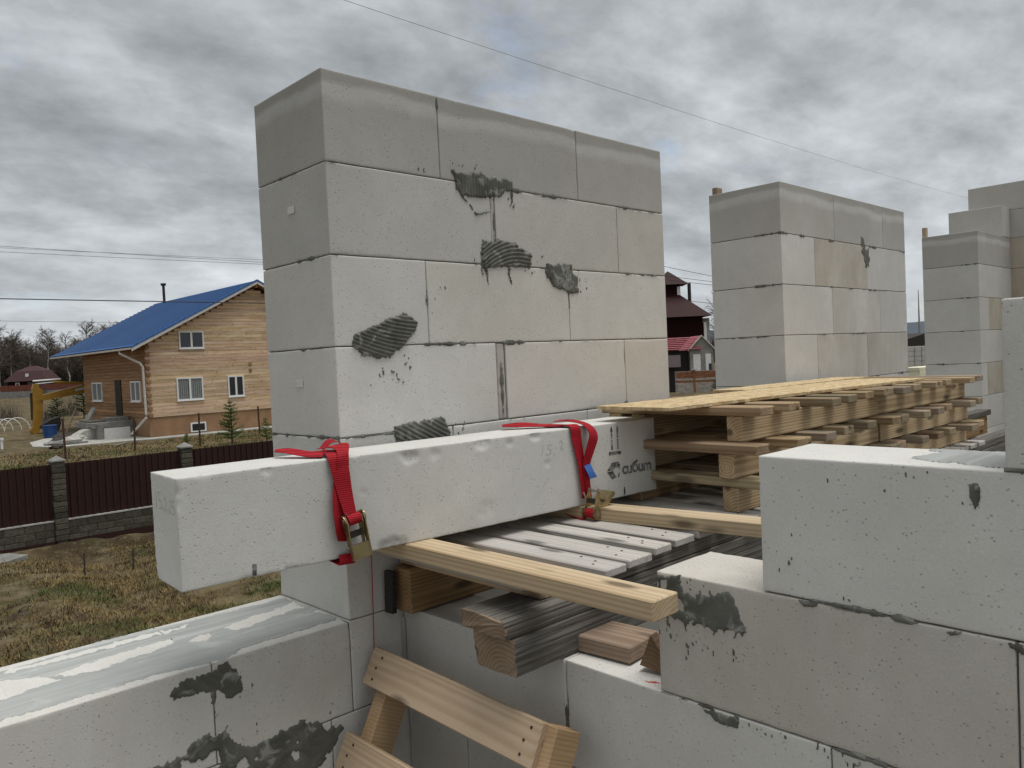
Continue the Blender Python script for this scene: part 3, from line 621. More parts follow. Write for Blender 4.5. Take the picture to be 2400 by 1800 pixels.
o = MB().bev(.016, .036, .118, .0012).build('gap_shade', W_GREY, None, (.1165, -.034, zT(-1.4515)), (0, rad(2), rad(4))); tint(tag(o, 'dark piece standing in for the shaded gap at the end of the orange joist', 'gap shade'), .3)  # dark strip added in place of the black shaded gap beside the joist
# squared bars that carry the lintel
def bar(x, y0, y1, rz, label, tn):
    L = y1-y0; t = stick(None, (x, (y0+y1)/2, zT(-1.3002)), L, .083, .0405, W_NEW, (0, 0, math.pi/2+rz), tn, 'timber_bar', .0025); tag(t, label, 'timber bar'); return t
bar(.0965, -.993, -.02, 0, 'clean pine bar in front, its sawn end towards the viewer', 1.0)
bar(.775, -1.02, -.06, rad(8), 'clean pine bar farther right, running behind the big partition block', .97)
# scrap on the ledge
o = MB().bev(.155, .13, .040, .004).build('wood_scrap', W_END, None, (.30, -.70, zT(-1.490)), (0, 0, rad(-85))); tint(tag(o, 'thick square wood scrap lying on the partition ledge', 'wood scrap'), (1.2, 1.12, 1.1))
m = MB(); m.prism([(0, 0), (.085, -.012), (.03, .072)], lambda a, b: (0, -a, b), lambda a, b: (.03, -a*.96, b*.98)); o = m.build('wood_wedge', W_END, None, (.235, -.815, zT(-1.499)), (0, 0, rad(8)), fix=True); tint(tag(o, 'dark triangular wood wedge against the mortared block end', 'wedge'), (.75, .62, .5))
# pallet stack: three high, two in line
def pallet(x0, x1, zb, hs, hb, seed, label, yf=-.600):
    R = random.Random(seed); t = thing('pallet', label, 'pallet', ((x0+x1)/2, -.36, zb), 0, 'stacked pallets')
    for y in (yf+.0275, -.20, -.09): stick(t, ((x0+x1)/2, y+R.uniform(-.006, .006), zb+hs/2), x1-x0, .055, hs-.001, W_PAL, (0, 0, 0), R.uniform(1.15, 1.4), 'stringer')
    n = 6
    for k in range(n):
        x = x0+.042+(x1-x0-.084)*k/(n-1)+R.uniform(-.012, .012); y0 = yf-.085+R.uniform(-.025, .025); L = -.04-y0
        stick(t, (x, y0+L/2, zb+hs+hb/2), L, .078*R.uniform(.9, 1.2), hb-.001, W_DECK2 if R.random() < .4 else W_PAL, (0, 0, math.pi/2+R.uniform(-.015, .015)), (lambda q: (q, q*R.uniform(.95, 1.02), q*R.uniform(.9, 1.05)))(R.uniform(.65, 1.2)))
    return t
lev = [(-1.320, .077, .030), (-1.2125, .078, .030), (-1.1040, .082, .0285)]
nm = ['lowest', 'middle', 'topmost']
for i, (zb, hs, hb) in enumerate(lev):
    pallet(1.03+.036*(i == 2)-.02*i*(i < 2), 2.105, zT(zb), hs, hb, 10+i, nm[i]+' wooden pallet of the near stack, stringers running away')
    pallet(2.12, 3.19, zT(zb), hs, hb, 20+i, nm[i]+' wooden pallet of the far stack beyond the near one')
o = MB().bev(1.78, .305, .0115, .001).build('osb_sheet', OSB, None, (.867+.89*math.cos(rad(-3.9)), -.325+.89*math.sin(rad(-3.9)), zT(-.9870)), (0, 0, rad(-3.9))); tag(o, 'long strip of strand board lying on top of the pallet stack', 'board')
o = MB().bev(1.1, .17, .0115, .001).build('osb_sheet', OSB, None, (2.33, -.15, zT(-.9870)), (0, 0, rad(-2))); tag(o, 'shorter strand board strip behind the long one on the pallets', 'board')
# makeshift ladder leaning into the corner
lad = thing('ladder', 'makeshift wooden ladder with nailed boards leaning in the wall corner', 'ladder', (.06, -.36, 2.15))
dn = Vector((-.1, 0, -.195)).normalized(); top = Vector((.062, -.36, zT(-1.605))); ntilt = math.atan2(.1, .195)
Lr = (top.z-2.153)/abs(dn.z)
for sy, tn in ((.262, (.9, .78, .62)), (-.335, (1.0, .86, .68))):
    c = top+dn*(Lr/2+.012)+Vector((.055, sy, 0)); o = MB().bev(.085, .046, Lr-.03, .003).build('rail', W_LAD, lad, tuple(c-lad.location), (0, ntilt, 0)); tint(o, tn)
    me = o.data
for k in range(4):
    c = top+dn*(.045+.222*k); o = MB().bev(.66, .100, .024, .003).build('rung', W_LAD, lad, tuple(c-lad.location)); tint(o, (1.05, 1.0, .95))
    X = Vector((0, -1, 0)); Zz = Vector((-math.cos(ntilt), 0, math.sin(ntilt))); Yv = Zz.cross(X); rr_ = Matrix((X, Yv, Zz)).transposed()
    o.rotation_euler = (rr_ @ Matrix.Rotation(rad(-1.0+k), 3, 'Z')).to_euler()
    for ex in (-.29, .29):
        for q in (-.03, 0., .03):
            n_ = MB().tube([(0, 0, -.001), (0, 0, .0015)], .0035, 7).build('nail', RUST, o, (ex+.012*(q > 0), q, .0123))

# ------------------------------------------------------------------ the lintel with its prints
BO = Vector((-.508, -.1746, zT(-1.2794))); BA = rad(-3.422); BL, BW, BH = 1.574, .182, .246
bd_ = Vector((math.cos(BA), math.sin(BA), 0)); bn = Vector((-math.sin(BA), math.cos(BA), 0))
lme = rough_block(BL, BW, BH, .0065, .022, 1234)
LC = np.empty(len(lme.vertices)*3, np.float32); lme.vertices.foreach_get('co', LC); LC = LC.reshape(-1, 3)
fa, fb = LC[:, 0]+BL/2, LC[:, 2]+BH/2; on = LC[:, 1] < -BW/2+.004; dep_ = np.zeros(len(LC))
for (ca, cb_, ra, rb, dd) in ((.828, .236, .030, .020, .006), (.588, .226, .034, .018, .006), (.525, .004, .045, .022, .007), (1.032, .236, .022, .016, .006), (1.075, .150, .014, .010, .003), (.665, .222, .02, .016, .003), (.445, .150, .012, .010, .002), (.40, -.002, .04, .012, .006), (.83, .05, .035, .03, .002), (.20, .238, .016, .010, .005), (.93, .226, .014, .010, .004), (1.30, .012, .03, .012, .004)):
    q = ((fa-ca)/ra)**2+((fb-cb_)/rb)**2+(fbm(fa*55, fb*55, 77)-.5)*1.6; dep_ = np.maximum(dep_, dd*np.clip(1-q, 0, 1)*(.5+fbm(fa*120, fb*120, 5)))
scr = np.clip(1-((fa-.92)/.26)**2-((fb-.12)/.10)**2, 0, 1)*(.0011*np.clip(vnoise((fa-fb*.35)*75, fb*9, 12)-.45, 0, 1)*2)
LC[:, 1] += np.where(on, dep_+scr, 0); lme.vertices.foreach_set('co', LC.ravel()); lme.update()
lin = put('lintel', lme, AAC, None, BO+bd_*BL/2+bn*BW/2+Vector((0, 0, BH/2)), (0, 0, BA)); tint(lin, (.95, .955, .955), .05, 0.)
tag(lin, 'long white aerated concrete lintel with red straps, lying on the pine bars', 'lintel')
def F3(a, b, c=0.):      # lintel face coordinates -> lintel local
    return (a-BL/2, -BW/2-c, b-BH/2)
def flat_mark(name, polys, c=.0006):
    m = MB()
    for q in polys: m.add([F3(a, b, c) for a, b in q], [tuple(range(len(q)))])
    return m.build(name, INK, lin)
def stroke(pts, w):
    P = [Vector(p) for p in pts]; q = []
    for a, b in zip(P[:-1], P[1:]):
        d = (b-a).normalized(); n = Vector((-d.y, d.x))*w/2; e = d*w*.3; q.append([tuple(a-e-n), tuple(b+e-n), tuple(b+e+n), tuple(a-e+n)])
    return q
arr = []
for x in (1.3585, 1.3865):
    arr.append([(x-.0035, .158), (x+.0035, .158), (x+.0035, .192), (x-.0035, .192)]); arr.append([(x-.0035, .196), (x+.0035, .196), (x+.0035, .220), (x-.0035, .220)])
    arr.append([(x-.0065, .218), (x+.0065, .218), (x, .238)])
arr.append([(1.343, .142), (1.402, .141), (1.402, .152), (1.343, .153)]); flat_mark('upright_arrows_print', arr)
flat_mark('cube_logo_print', [[(1.330, .092), (1.353, .117), (1.384, .118), (1.361, .093)], [(1.3655, .096), (1.3855, .118), (1.393, .107), (1.392, .090), (1.383, .099), (1.374, .100)], [(1.331, .089), (1.360, .090), (1.364, .080), (1.3745, .068), (1.353, .063)], [(1.380, .075), (1.3905, .083), (1.389, .068), (1.382, .064)]])
flat_mark('edge_mark_print', [[(1.406, .004), (1.414, .004), (1.414, .031), (1.406, .031)]]); flat_mark('edge_mark_print', [[(.155, .004), (.165, .003), (.166, .029), (.156, .030)]])
cu = bpy.data.curves.new('txt', 'FONT'); cu.body = 'cu\u0431um'; cu.size = .052; cu.offset = .0018; cu.space_character = .92; cu.resolution_u = 4
to = bpy.data.objects.new('txt', cu); LINK(to); bpy.context.view_layer.update()
me = bpy.data.meshes.new_from_object(to.evaluated_get(bpy.context.evaluated_depsgraph_get())); bpy.data.objects.remove(to)
co_ = np.array([v.co for v in me.vertices]); wd_ = co_[:, 0].max()-co_[:, 0].min(); x0_ = co_[:, 0].min()
for v in me.vertices:
    a = 1.402+(v.co.x-x0_)*.147/wd_; b = .0745+v.co.y*1.0-.002*(a-1.402)/.147; v.co = F3(a, b, .0006)
me.update(); o = put('lettering_print', me, INK, lin)
def pencil(strokes, frame):
    m = MB()
    for s in strokes:
        for q in stroke(s, .0013): m.add([frame(a, b) for a, b in q], [(0, 1, 2, 3)])
    m.build('pencil_note', PENCIL, lin)
pencil([[(1.052, .174), (1.058, .206)], [(1.096, .203), (1.080, .203), (1.077, .192), (1.088, .190), (1.090, .180), (1.080, .174), (1.070, .176)], [(1.104, .176), (1.101, .168)], [(1.125, .205), (1.133, .212), (1.140, .203), (1.128, .186), (1.145, .186)]], lambda a, b: F3(a, b, .0005))
ef = lambda a, b: (-BL/2-.0005, BW/2-a, b-BH/2)
pencil([[(.035, .165), (.035, .205)], [(.075, .205), (.055, .205), (.055, .188), (.072, .186), (.07, .168), (.055, .168)], [(.085, .175), (.082, .165)], [(.095, .192), (.105, .197), (.110, .185), (.095, .168), (.112, .168)], [(.12, .175), (.118, .164)], [(.130, .192), (.140, .195), (.142, .184), (.130, .168), (.145, .166)], [(.168, .195), (.152, .195), (.152, .182), (.165, .18), (.164, .167), (.15, .165)]], ef)

# ------------------------------------------------------------------ ratchet straps (top-level: they hang on the lintel)
LM = Matrix.Translation(BO) @ Matrix.Rotation(BA, 4, 'Z')     # frame: x along lintel, -y out of its face, z up from its underside
def ribbon(parent, edgeA, edgeB, name='webbing', th=.0016, sub=6, mat=None):
    def cat(P):
        P = [np.array(p, float) for p in P]; P = [2*P[0]-P[1]]+P+[2*P[-1]-P[-2]]; r = []
        for i in range(1, len(P)-2):
            for k in range(sub):
                t = k/sub; r.append(.5*((2*P[i])+(P[i+1]-P[i-1])*t+(2*P[i-1]-5*P[i]+4*P[i+1]-P[i+2])*t*t+(3*P[i]-P[i-1]-3*P[i+1]+P[i+2])*t**3))
        r.append(P[-2]); return np.array(r)
    A, B = cat(edgeA), cat(edgeB); T = np.gradient((A+B)/2, axis=0); n = np.cross(T, B-A); n /= np.linalg.norm(n, axis=1)[:, None]+1e-9
    k = len(A); V = np.concatenate([A+n*th/2, B+n*th/2, A-n*th/2, B-n*th/2]); F = []
    for i in range(k-1):
        F += [(i, i+1, k+i+1, k+i), (2*k+i, 3*k+i, 3*k+i+1, 2*k+i+1), (i, 2*k+i, 2*k+i+1, i+1), (k+i, k+i+1, 3*k+i+1, 3*k+i)]
    F += [(0, k, 3*k, 2*k), (k-1, 3*k-1, 4*k-1, 2*k-1)]
    m = MB().add(V, F); return m.build(name, mat or RED, parent, smooth=False, fix=True)
def strap(label):
    t = thing('ratchet_strap', label, 'strap', BO, BA, 'red straps round the lintel'); return t
G = .004
def p3_(a, b, c): return (a, -c, b)      # along, up, out of the face
def ratchet(parent, origin, mat3, open_ang, s=1.):
    """ratchet buckle; local: x across the webbing, y along it (down), z away from the lintel"""
    def T(v): return tuple(Vector(origin)+mat3 @ (Vector(v)*s))
    def tb(m, pts, r, n=12): m.tube([T(p) for p in pts], [q*s for q in r] if isinstance(r, list) else r*s, n)
    def plate(x, poly, th=.0025):
        m = MB(); m.prism(poly, lambda a, b: T((x-th/2, a, b)), lambda a, b: T((x+th/2, a, b))); return m
    frame = [(-.010, .003), (-.004, .022), (.010, .026), (.030, .020), (.075, .012), (.078, .002), (.0, .0)]
    for sx in (-.020, .020): plate(sx, frame).build('side_plate', BRASS, parent, fix=True)
    ca, sa = math.cos(open_ang), math.sin(open_ang)
    hp_ = [(-.014, -.010), (-.014, .012), (.004, .016), (.060, .010), (.098, .008), (.098, -.004), (.05, -.006), (.010, -.013)]
    hq = [(a*ca-b*sa, a*sa+b*ca+.014) for a, b in hp_]
    for sx in (-.0245, .0245): plate(sx, hq).build('handle_plate', BRASS, parent, fix=True)
    g = MB(); q = [(.062, -.002), (.098, -.002), (.098, .008), (.062, .009)]; q = [(a*ca-b*sa, a*sa+b*ca+.014) for a, b in q]
    g.prism(q, lambda a, b: T((-.023, a, b)), lambda a, b: T((.023, a, b))); g.build('handle_grip', BRASS, parent, fix=True)
    m = MB(); tb(m, [(-.030, 0, .014), (.030, 0, .014)], .0065); m.build('spindle', STEEL, parent, fix=True)
    m = MB(); tb(m, [(-.0175, 0, .014), (.0175, 0, .014)], .0145, 16); m.build('webbing_roll', RED, parent, fix=True)
    for sx in (-.0275, .0275):
        m = MB(); m.tube([T((sx-.001, 0, .014)), T((sx+.001, 0, .014))], .0155*s, 18); m.build('toothed_disc', BRASS, parent, fix=True)
    m = MB(); tb(m, [(-.026, .070, .008), (.026, .070, .008)], .004); m.build('cross_bolt', STEEL, parent, fix=True)
    m = MB(); m.prism([(.030, .010), (.046, .009), (.046, .013), (.030, .014)], lambda a, b: T((-.017, a, b)), lambda a, b: T((.017, a, b))); m.build('pawl', DIRT, parent, fix=True)
# nearer strap, ratchet closed
s1 = strap('red ratchet strap nearer the left end of the lintel, buckle closed and hanging')
ribbon(s1, [p3_(.400, BH+.004, -.150), p3_(.372, BH+.010, -.06), p3_(.353, BH+.008, .000), p3_(.356, .222, .012), p3_(.366, .170, .016), p3_(.378, .112, .026)],
       [p3_(.446, BH+.004, -.150), p3_(.420, BH+.012, -.06), p3_(.402, BH+.010, .004), p3_(.403, .218, .016), p3_(.406, .165, .020), p3_(.410, .108, .028)])
ribbon(s1, [p3_(.372, BH+.018, -.09), p3_(.385, BH+.022, -.03), p3_(.376, BH+.004, .012), p3_(.362, .190, .012), p3_(.353, .140, .020), p3_(.355, .085, .022), p3_(.365, .046, .012)],
       [p3_(.416, BH+.022, -.09), p3_(.428, BH+.030, -.03), p3_(.407, BH+.006, .010), p3_(.404, .190, .008), p3_(.393, .140, .008), p3_(.388, .085, .008), p3_(.392, .040, .006)])
ribbon(s1, [p3_(.350, BH+.005, -.02), p3_(.325, BH+.006, -.06), p3_(.300, BH+.014, -.11), p3_(.286, BH+.016, -.15)], [p3_(.376, BH+.010, -.05), p3_(.352, BH+.014, -.09), p3_(.322, BH+.022, -.14), p3_(.298, BH+.020, -.172)])
ribbon(s1, [p3_(.395, BH+.012, -.10), p3_(.425, BH+.030, -.10), p3_(.448, BH+.022, -.09), p3_(.455, BH+.008, -.08)], [p3_(.405, BH+.015, -.14), p3_(.430, BH+.034, -.14), p3_(.455, BH+.024, -.13), p3_(.462, BH+.008, -.12)])
ribbon(s1, [p3_(.366, .012, .012), p3_(.366, -.012, .012), p3_(.366, -.012, -.02), p3_(.366, -.004, -.18), p3_(.366, .02, -.187), p3_(.39, BH-.02, -.187), p3_(.40, BH+.004, -.150)],
       [p3_(.408, .010, .012), p3_(.408, -.014, .012), p3_(.408, -.014, -.02), p3_(.410, -.004, -.18), p3_(.410, .02, -.187), p3_(.436, BH-.02, -.187), p3_(.446, BH+.004, -.150)])
m3 = Matrix.Rotation(rad(-9), 3, 'Y') @ Matrix(((1, 0, 0), (0, 0, -1), (0, -1, 0)))
ratchet(s1, p3_(.402, .096, .010), m3, rad(6))
# farther strap, ratchet standing open on the deck
s2 = strap('red ratchet strap with a blue tag, near the printed end of the lintel')
ribbon(s2, [p3_(1.175, BH+.004, -.15), p3_(1.168, BH+.006, -.06), p3_(1.168, BH+.006, .002), p3_(1.172, .215, .008), p3_(1.182, .170, .010), p3_(1.192, .118, .012), p3_(1.198, .060, .012), p3_(1.199, .025, .014)],
       [p3_(1.220, BH+.004, -.15), p3_(1.212, BH+.006, -.06), p3_(1.210, BH+.006, .002), p3_(1.213, .213, .008), p3_(1.219, .168, .008), p3_(1.222, .118, .010), p3_(1.228, .060, .012), p3_(1.230, .025, .014)])
ribbon(s2, [p3_(1.225, BH+.012, -.13), p3_(1.214, BH+.016, -.06), p3_(1.219, BH+.008, .006), p3_(1.226, .225, .030), p3_(1.216, .185, .026), p3_(1.208, .135, .016), p3_(1.212, .080, .014), p3_(1.222, .022, .016)],
       [p3_(1.262, BH+.014, -.14), p3_(1.250, BH+.018, -.06), p3_(1.254, BH+.004, .010), p3_(1.258, .215, .036), p3_(1.245, .170, .030), p3_(1.235, .130, .020), p3_(1.235, .078, .016), p3_(1.240, .022, .016)])
ribbon(s2, [p3_(1.170, BH+.005, -.03), p3_(1.130, BH+.006, -.08), p3_(1.080, BH+.008, -.125), p3_(1.03, BH+.012, -.155)], [p3_(1.205, BH+.006, -.05), p3_(1.165, BH+.010, -.11), p3_(1.110, BH+.018, -.158), p3_(1.05, BH+.016, -.180)])
ribbon(s2, [p3_(1.196, -.020, .010), p3_(1.192, -.037, .022), p3_(1.192, -.0385, .0), p3_(1.190, -.030, -.05), p3_(1.190, -.004, -.12), p3_(1.19, -.003, -.181), p3_(1.185, .02, -.187), p3_(1.175, BH-.02, -.187), p3_(1.175, BH+.004, -.15)],
       [p3_(1.240, -.020, .010), p3_(1.240, -.037, .022), p3_(1.240, -.0385, .0), p3_(1.236, -.030, -.05), p3_(1.235, -.004, -.12), p3_(1.235, -.003, -.181), p3_(1.23, .02, -.187), p3_(1.220, BH-.02, -.187), p3_(1.22, BH+.004, -.15)])
ribbon(s2, [p3_(1.208, .126, .020), p3_(1.213, .105, .028), p3_(1.222, .085, .030)], [p3_(1.234, .131, .022), p3_(1.238, .108, .031), p3_(1.249, .088, .034)], name='blue_tag', mat=BLUE_L)
# plates parallel to the view: roll axis points out of the face
ratchet(s2, p3_(1.192, -.014, .046), Matrix(((0, .30, .95), (-1, 0, 0), (0, .95, -.30))), rad(36), 1.0)
m = MB(); m.tube([p3_(1.202, .045, .018), p3_(1.212, .020, .020), p3_(1.205, .000, .022)], .0028, 6).tube([p3_(1.222, .045, .018), p3_(1.230, .020, .020), p3_(1.222, .000, .022)], .0028, 6); m.build('wire_hook', STEEL, s2)
# red plumb thread on the wall
m = MB(); m.tube([(.066, -.012, zT(-1.27)), (.074, -.012, zT(-1.346)), (.071, -.011, zT(-1.50)), (.066, -.011, zT(-1.66)), (.066, -.013, zT(-1.80))], .0014, 5)
tag(m.build('red_thread', REDT), 'thin red thread hanging down the wall below the lintel', 'thread')

# wooden laths standing behind the far piers
o = MB().bev(.055, .03, .42, .003).build('wood_lath', W_DECK2, None, (2.635, .417, zl(0)-.155)); tint(tag(o, 'short lath end sticking up behind the middle pier', 'lath'), (.85, .8, .75))
o = MB().bev(.045, .03, .62, .003).build('wood_lath', W_DECK2, None, (5.70, .417, zl(0)-.22)); tint(tag(o, 'pale lath sticking up behind the farthest pier', 'lath'), (1.5, 1.5, 1.5))

# ------------------------------------------------------------------ fence of the yard
fen = thing('yard_fence', 'dark brown profiled steel fence with stone block pillars', 'fence', (5., 18.3, 0))
FY = 18.30; pil = [-2.15, .715, 3.58, 6.45, 9.32, 12.2, 15.1, 17.97, 20.84, 23.7]
sb = MB().bev(.275, .275, .122, .012)
sbm = None
for i, px in enumerate(pil):
    y = FY-.05*(px-3.58)/3; p = MB().box(-.11, .11, -.11, .11, -.3, 1.82).build('pillar', FSTONE, fen, (px-5., y-18.3, 0))
    for k in range(14):
        b = MB().bev(.27+random.uniform(-.012, .012), .27+random.uniform(-.012, .012), .120, .012).build('stone', FSTONE, p, (0, 0, .115+k*.129)); tint(b, random.uniform(.75, 1.35))
    m = MB(); m.add([(-.16, -.16, 1.86), (.16, -.16, 1.86), (.16, .16, 1.86), (-.16, .16, 1.86), (-.16, -.16, 1.89), (.16, -.16, 1.89), (.16, .16, 1.89), (-.16, .16, 1.89), (0, 0, 2.0)], [(3, 2, 1, 0), (0, 1, 5, 4), (1, 2, 6, 5), (2, 3, 7, 6), (3, 0, 4, 7), (4, 5, 8), (5, 6, 8), (6, 7, 8), (7, 4, 8)]); m.build('cap', CONC_D, p)
    if i == len(pil)-1: break
    x0, x1 = px+.14, pil[i+1]-.14; L = x1-x0; ang = -.05/3
    V = []; nrib = 17; prof = []
    for k in range(nrib):
        u = k*L/nrib; w = L/nrib
        prof += [(u, 0), (u+w*.55, 0), (u+w*.62, -.028), (u+w*.93, -.028)]
    prof.append((L, 0)); m = MB(); n = len(prof)
    m.add([(a, b, .52) for a, b in prof]+[(a, b, 1.80) for a, b in prof], [(k, k+1, n+k+1, n+k) for k in range(n-1)])
    m.build('steel_panel', BROWNF, fen, (x0-5., y-18.3, 0), (0, 0, ang))
    MB().box(0, L, .02, .05, 1.60, 1.66).box(0, L, .02, .05, .66, .72).build('rail', BROWNF, fen, (x0-5., y-18.3, 0), (0, 0, ang))
    MB().box(0, L, -.09, .09, .50, .53).build('coping', CONC, fen, (x0-5., y-18.3, 0), (0, 0, ang))
    pl = MB().box(0, L, -.07, .07, -.02, .498).build('plinth', FSTONE, fen, (x0-5., y-18.3, 0), (0, 0, ang))
    for r in range(3):
        k = 0; u = -.2*(r % 2)
        while u < L-.05:
            a, b = max(u, 0), min(u+.39, L); u += .40
            if b-a < .05: continue
            s_ = MB().bev(b-a-.008, .165, .155, .010).build('stone', FSTONE, pl, ((a+b)/2, 0, .075+r*.163)); tint(s_, random.uniform(.75, 1.3))
    MB().box(0, L, -.09, -.075, -.45, .06).build('base_strip', BROWNF, fen, (x0-5., y-18.3, 0), (0, 0, ang))
kind(MB().prism([(-3., 17.1), (2.3, 17.2), (2.75, 17.55), (2.5, 18.12), (-3., 18.15)], lambda a, b: (a, b, -.2), lambda a, b: (a, b, .0)).build('concrete_path', CONC_D), 'structure')

# ------------------------------------------------------------------ timber house with the blue roof
HX, HY = 15.32, 47.17; RX, RZ = 22.34, 9.50; EX, EZ = 14.38, 5.33
hs = thing('log_house', 'two storey larch log house with a bright blue tiled roof', 'house', (22.34, 53.5, 0))
hl = hs.location
def H(m, name, mat, tn=None, parent=None, **k):
    o = m.build(name, mat, parent or hs, tuple(-v for v in hl) if parent is None else (0, 0, 0), **k)
    if tn: tint(o, tn)
    return o
H(MB().box(HX+.06, 29.3, HY+.06, 59.8, -.3, 1.20), 'foundation', TAN)
pitch = (RZ-EZ)/(RX-EX)
lh = .205; k = 0; z = 1.22
core = MB(); zz1 = EZ+(HX+.2-EX)*pitch-.25
core.prism([(HX+.12, 1.2), (29.36-.12, 1.2), (29.36-.12, zz1), (RX, RZ-.35), (HX+.12, zz1)], lambda a, b: (a, HY+.12, b), lambda a, b: (a, 59.8, b)); H(core, 'wall_core', LOG, (.85, .8, .75))
while z < RZ-.5:
    h = lh-.012; half = min(HX+7.0-HX+.0, (RZ-.22-(z+h))/pitch); x0 = max(HX, RX-half); x1 = RX+half
    if x0 <= HX+.001: x0 = HX-(.16 if k % 2 else .0); x1 = 2*RX-HX
    w = random.uniform(.86, 1.10)
    cuts = [x0, x1]
    if x1-x0 > 6: cuts = [x0, x0+random.uniform(.25, .75)*(x1-x0), x1]
    for a, b in zip(cuts[:-1], cuts[1:]):
        o = MB().bev(b-a-.01, .16, h+.006, .010).build('log', LOG, hs, ((a+b)/2-hl[0], HY+.08-hl[1], z+h/2-hl[2])); ww = w*random.uniform(.90, 1.10); tint(o, (ww, ww*random.uniform(.93, 1.03), ww*random.uniform(.88, 1.05)))
    if z < EZ+.1:
        y0 = HY-(.16 if k % 2 == 0 else -.17); w = random.uniform(.40, .62)
        for a, b in ((y0, random.uniform(50, 57)), (None, 59.9)):
            if a is None: a = last
            last = b; o = MB().bev(b-a-.01, .22, h, .012).build('log', LOG, hs, (HX+.11-hl[0], (a+b)/2-hl[1], z+h/2-hl[2]), Y90); tint(o, (w, w*.76, w*.58))  # side wall logs tinted dark brown: that wall's shade is put into the colour
    z += lh; k += 1
def tile_roof(x0, z0, x1, z1, y0, y1, rows, mat, name, parent, wave=.24, amp=.03, step=.06):
    nv = int((y1-y0)/wave*5); ys = np.linspace(y0, y1, nv); sl = math.hypot(x1-x0, z1-z0); nx_, nz_ = -(z1-z0)/sl, (x1-x0)/sl
    if nz_ < 0: nx_, nz_ = -nx_, -nz_
    V = []; R_ = []
    for r in range(rows):
        for q, hh in ((0., step), (.999, 0.)):
            t = (r+q)/rows; R_.append((t, hh))
    for t, hh in R_:
        w = amp*(1+np.sin(ys*2*np.pi/wave))/2+hh
        V.append(np.stack([x0+(x1-x0)*t+nx_*w, ys, z0+(z1-z0)*t+nz_*w], -1))
    V = np.array(V); n, k_ = V.shape[:2]; I_ = np.arange(n*k_).reshape(n, k_)
    F_ = np.stack([I_[:-1, :-1], I_[1:, :-1], I_[1:, 1:], I_[:-1, 1:]], -1).reshape(-1, 4)
    return put(name, npmesh(name, V.reshape(-1, 3)-np.array(parent.location), F_), mat, parent)
rf = tile_roof(EX, EZ+.10, RX, RZ+.08, 46.55, 64.4, 25, BLUE, 'roof', hs)
tile_roof(2*RX-EX, EZ+.10, RX, RZ+.08, 46.55, 64.4, 25, BLUE, 'roof', hs)
for sgn in (-1, 1):
    e = RX+sgn*(RX-EX); m = MB(); dz = .17
    for yy in (46.50, ):
        m.prism([(e, EZ-.13), (RX, RZ-.13), (RX, RZ+.05), (e, EZ+.07)], lambda a, b: (a, yy, b), lambda a, b: (a, yy+.04, b)); H(m, 'bargeboard', FASC, fix=True)
        m = MB(); m.prism([(e, EZ+.07), (RX, RZ+.05), (RX, RZ+.16), (e, EZ+.17)], lambda a, b: (a, yy-.02, b), lambda a, b: (a, yy+.10, b)); H(m, 'verge_trim', BLUE, fix=True)
    m = MB(); m.prism([(e, EZ-.02), (RX, RZ-.06), (RX, RZ+.03), (e, EZ+.07)], lambda a, b: (a, 46.56, b), lambda a, b: (a, 64.35, b)); H(m, 'soffit', LOG, (.55, .42, .32), fix=True)
H(MB().box(EX-.09, EX+.03, 46.6, 64.3, EZ-.02, EZ+.09), 'gutter', FASC)
for x, z in ((17.3, 6.75), (19.0, 7.65), (20.9, 8.6), (RX, 9.22)): H(MB().box(x-.08, x+.08, 46.62, HY-.002, z-.08, z+.08), 'purlin_end', LOG, (.6, .45, .33))
ch = H(MB().tube([(21.9, 61.7, 8.9), (21.9, 61.7, 10.75)], .10, 12), 'chimney_pipe', DIRT); H(MB().tube([(21.9, 61.7, 10.75), (21.9, 61.7, 10.92)], [.19, .21], 12), 'chimney_cap', DIRT, parent=ch)
ch.location = ch.location
def window(plane, a0, a1, z0, z1, npan=2, curtain=False, d=.07):
    mp_ = (lambda a, b, c: (a-hl[0], HY-c-hl[1], b)) if plane == 'g' else (lambda a, b, c: (HX-c-hl[0], a-hl[1], b))
    def bx(m, u0, u1, v0, v1, c0, c1):
        P = [mp_(u0, v0, c0), mp_(u1, v1, c1)]; lo = [min(P[0][i], P[1][i]) for i in range(3)]; hi = [max(P[0][i], P[1][i]) for i in range(3)]; m.box(lo[0], hi[0], lo[1], hi[1], lo[2], hi[2])
    fr = MB(); w = .085
    bx(fr, a0, a0+w, z0, z1, -.03, d); bx(fr, a1-w, a1, z0, z1, -.03, d); bx(fr, a0+w, a1-w, z0, z0+w, -.03, d); bx(fr, a0+w, a1-w, z1-w, z1, -.03, d)
    win = fr.build('window', WHITE, hs)
    for k in range(1, npan):
        x = a0+(a1-a0)*k/npan; m = MB(); bx(m, x-.06, x+.06, z0+w, z1-w, -.03, d-.004); m.build('mullion', WHITE, win)
    for k in range(npan):
        u0 = a0+(a1-a0)*k/npan+.06; u1 = a0+(a1-a0)*(k+1)/npan-.06; m = MB(); bx(m, u0, u1, z0+w-.02, z1-w+.02, .005, .02); m.build('pane', GLASS, win)
        if curtain:
            m = MB()
            for q in range(5): bx(m, u0+.03+(u1-u0-.06)*q/5, u0+.03+(u1-u0-.06)*(q+.8)/5, z0+w, z1-w, .021, .028)
            m.build('curtain', CURT, win)
    m = MB(); bx(m, a0-.04, a1+.04, z0-.05, z0, 0, d+.05); m.build('sill', WHITE, win)
window('g', 17.35, 18.88, 5.30, 6.37); window('g', 17.06, 18.68, 2.12, 3.52, 2, True); window('g', 20.28, 21.34, 2.15, 3.49)
window('s', 55.69, 57.85, 2.17, 3.44, 2, True); window('s', 48.18, 49.90, 2.19, 3.44, 2, True)
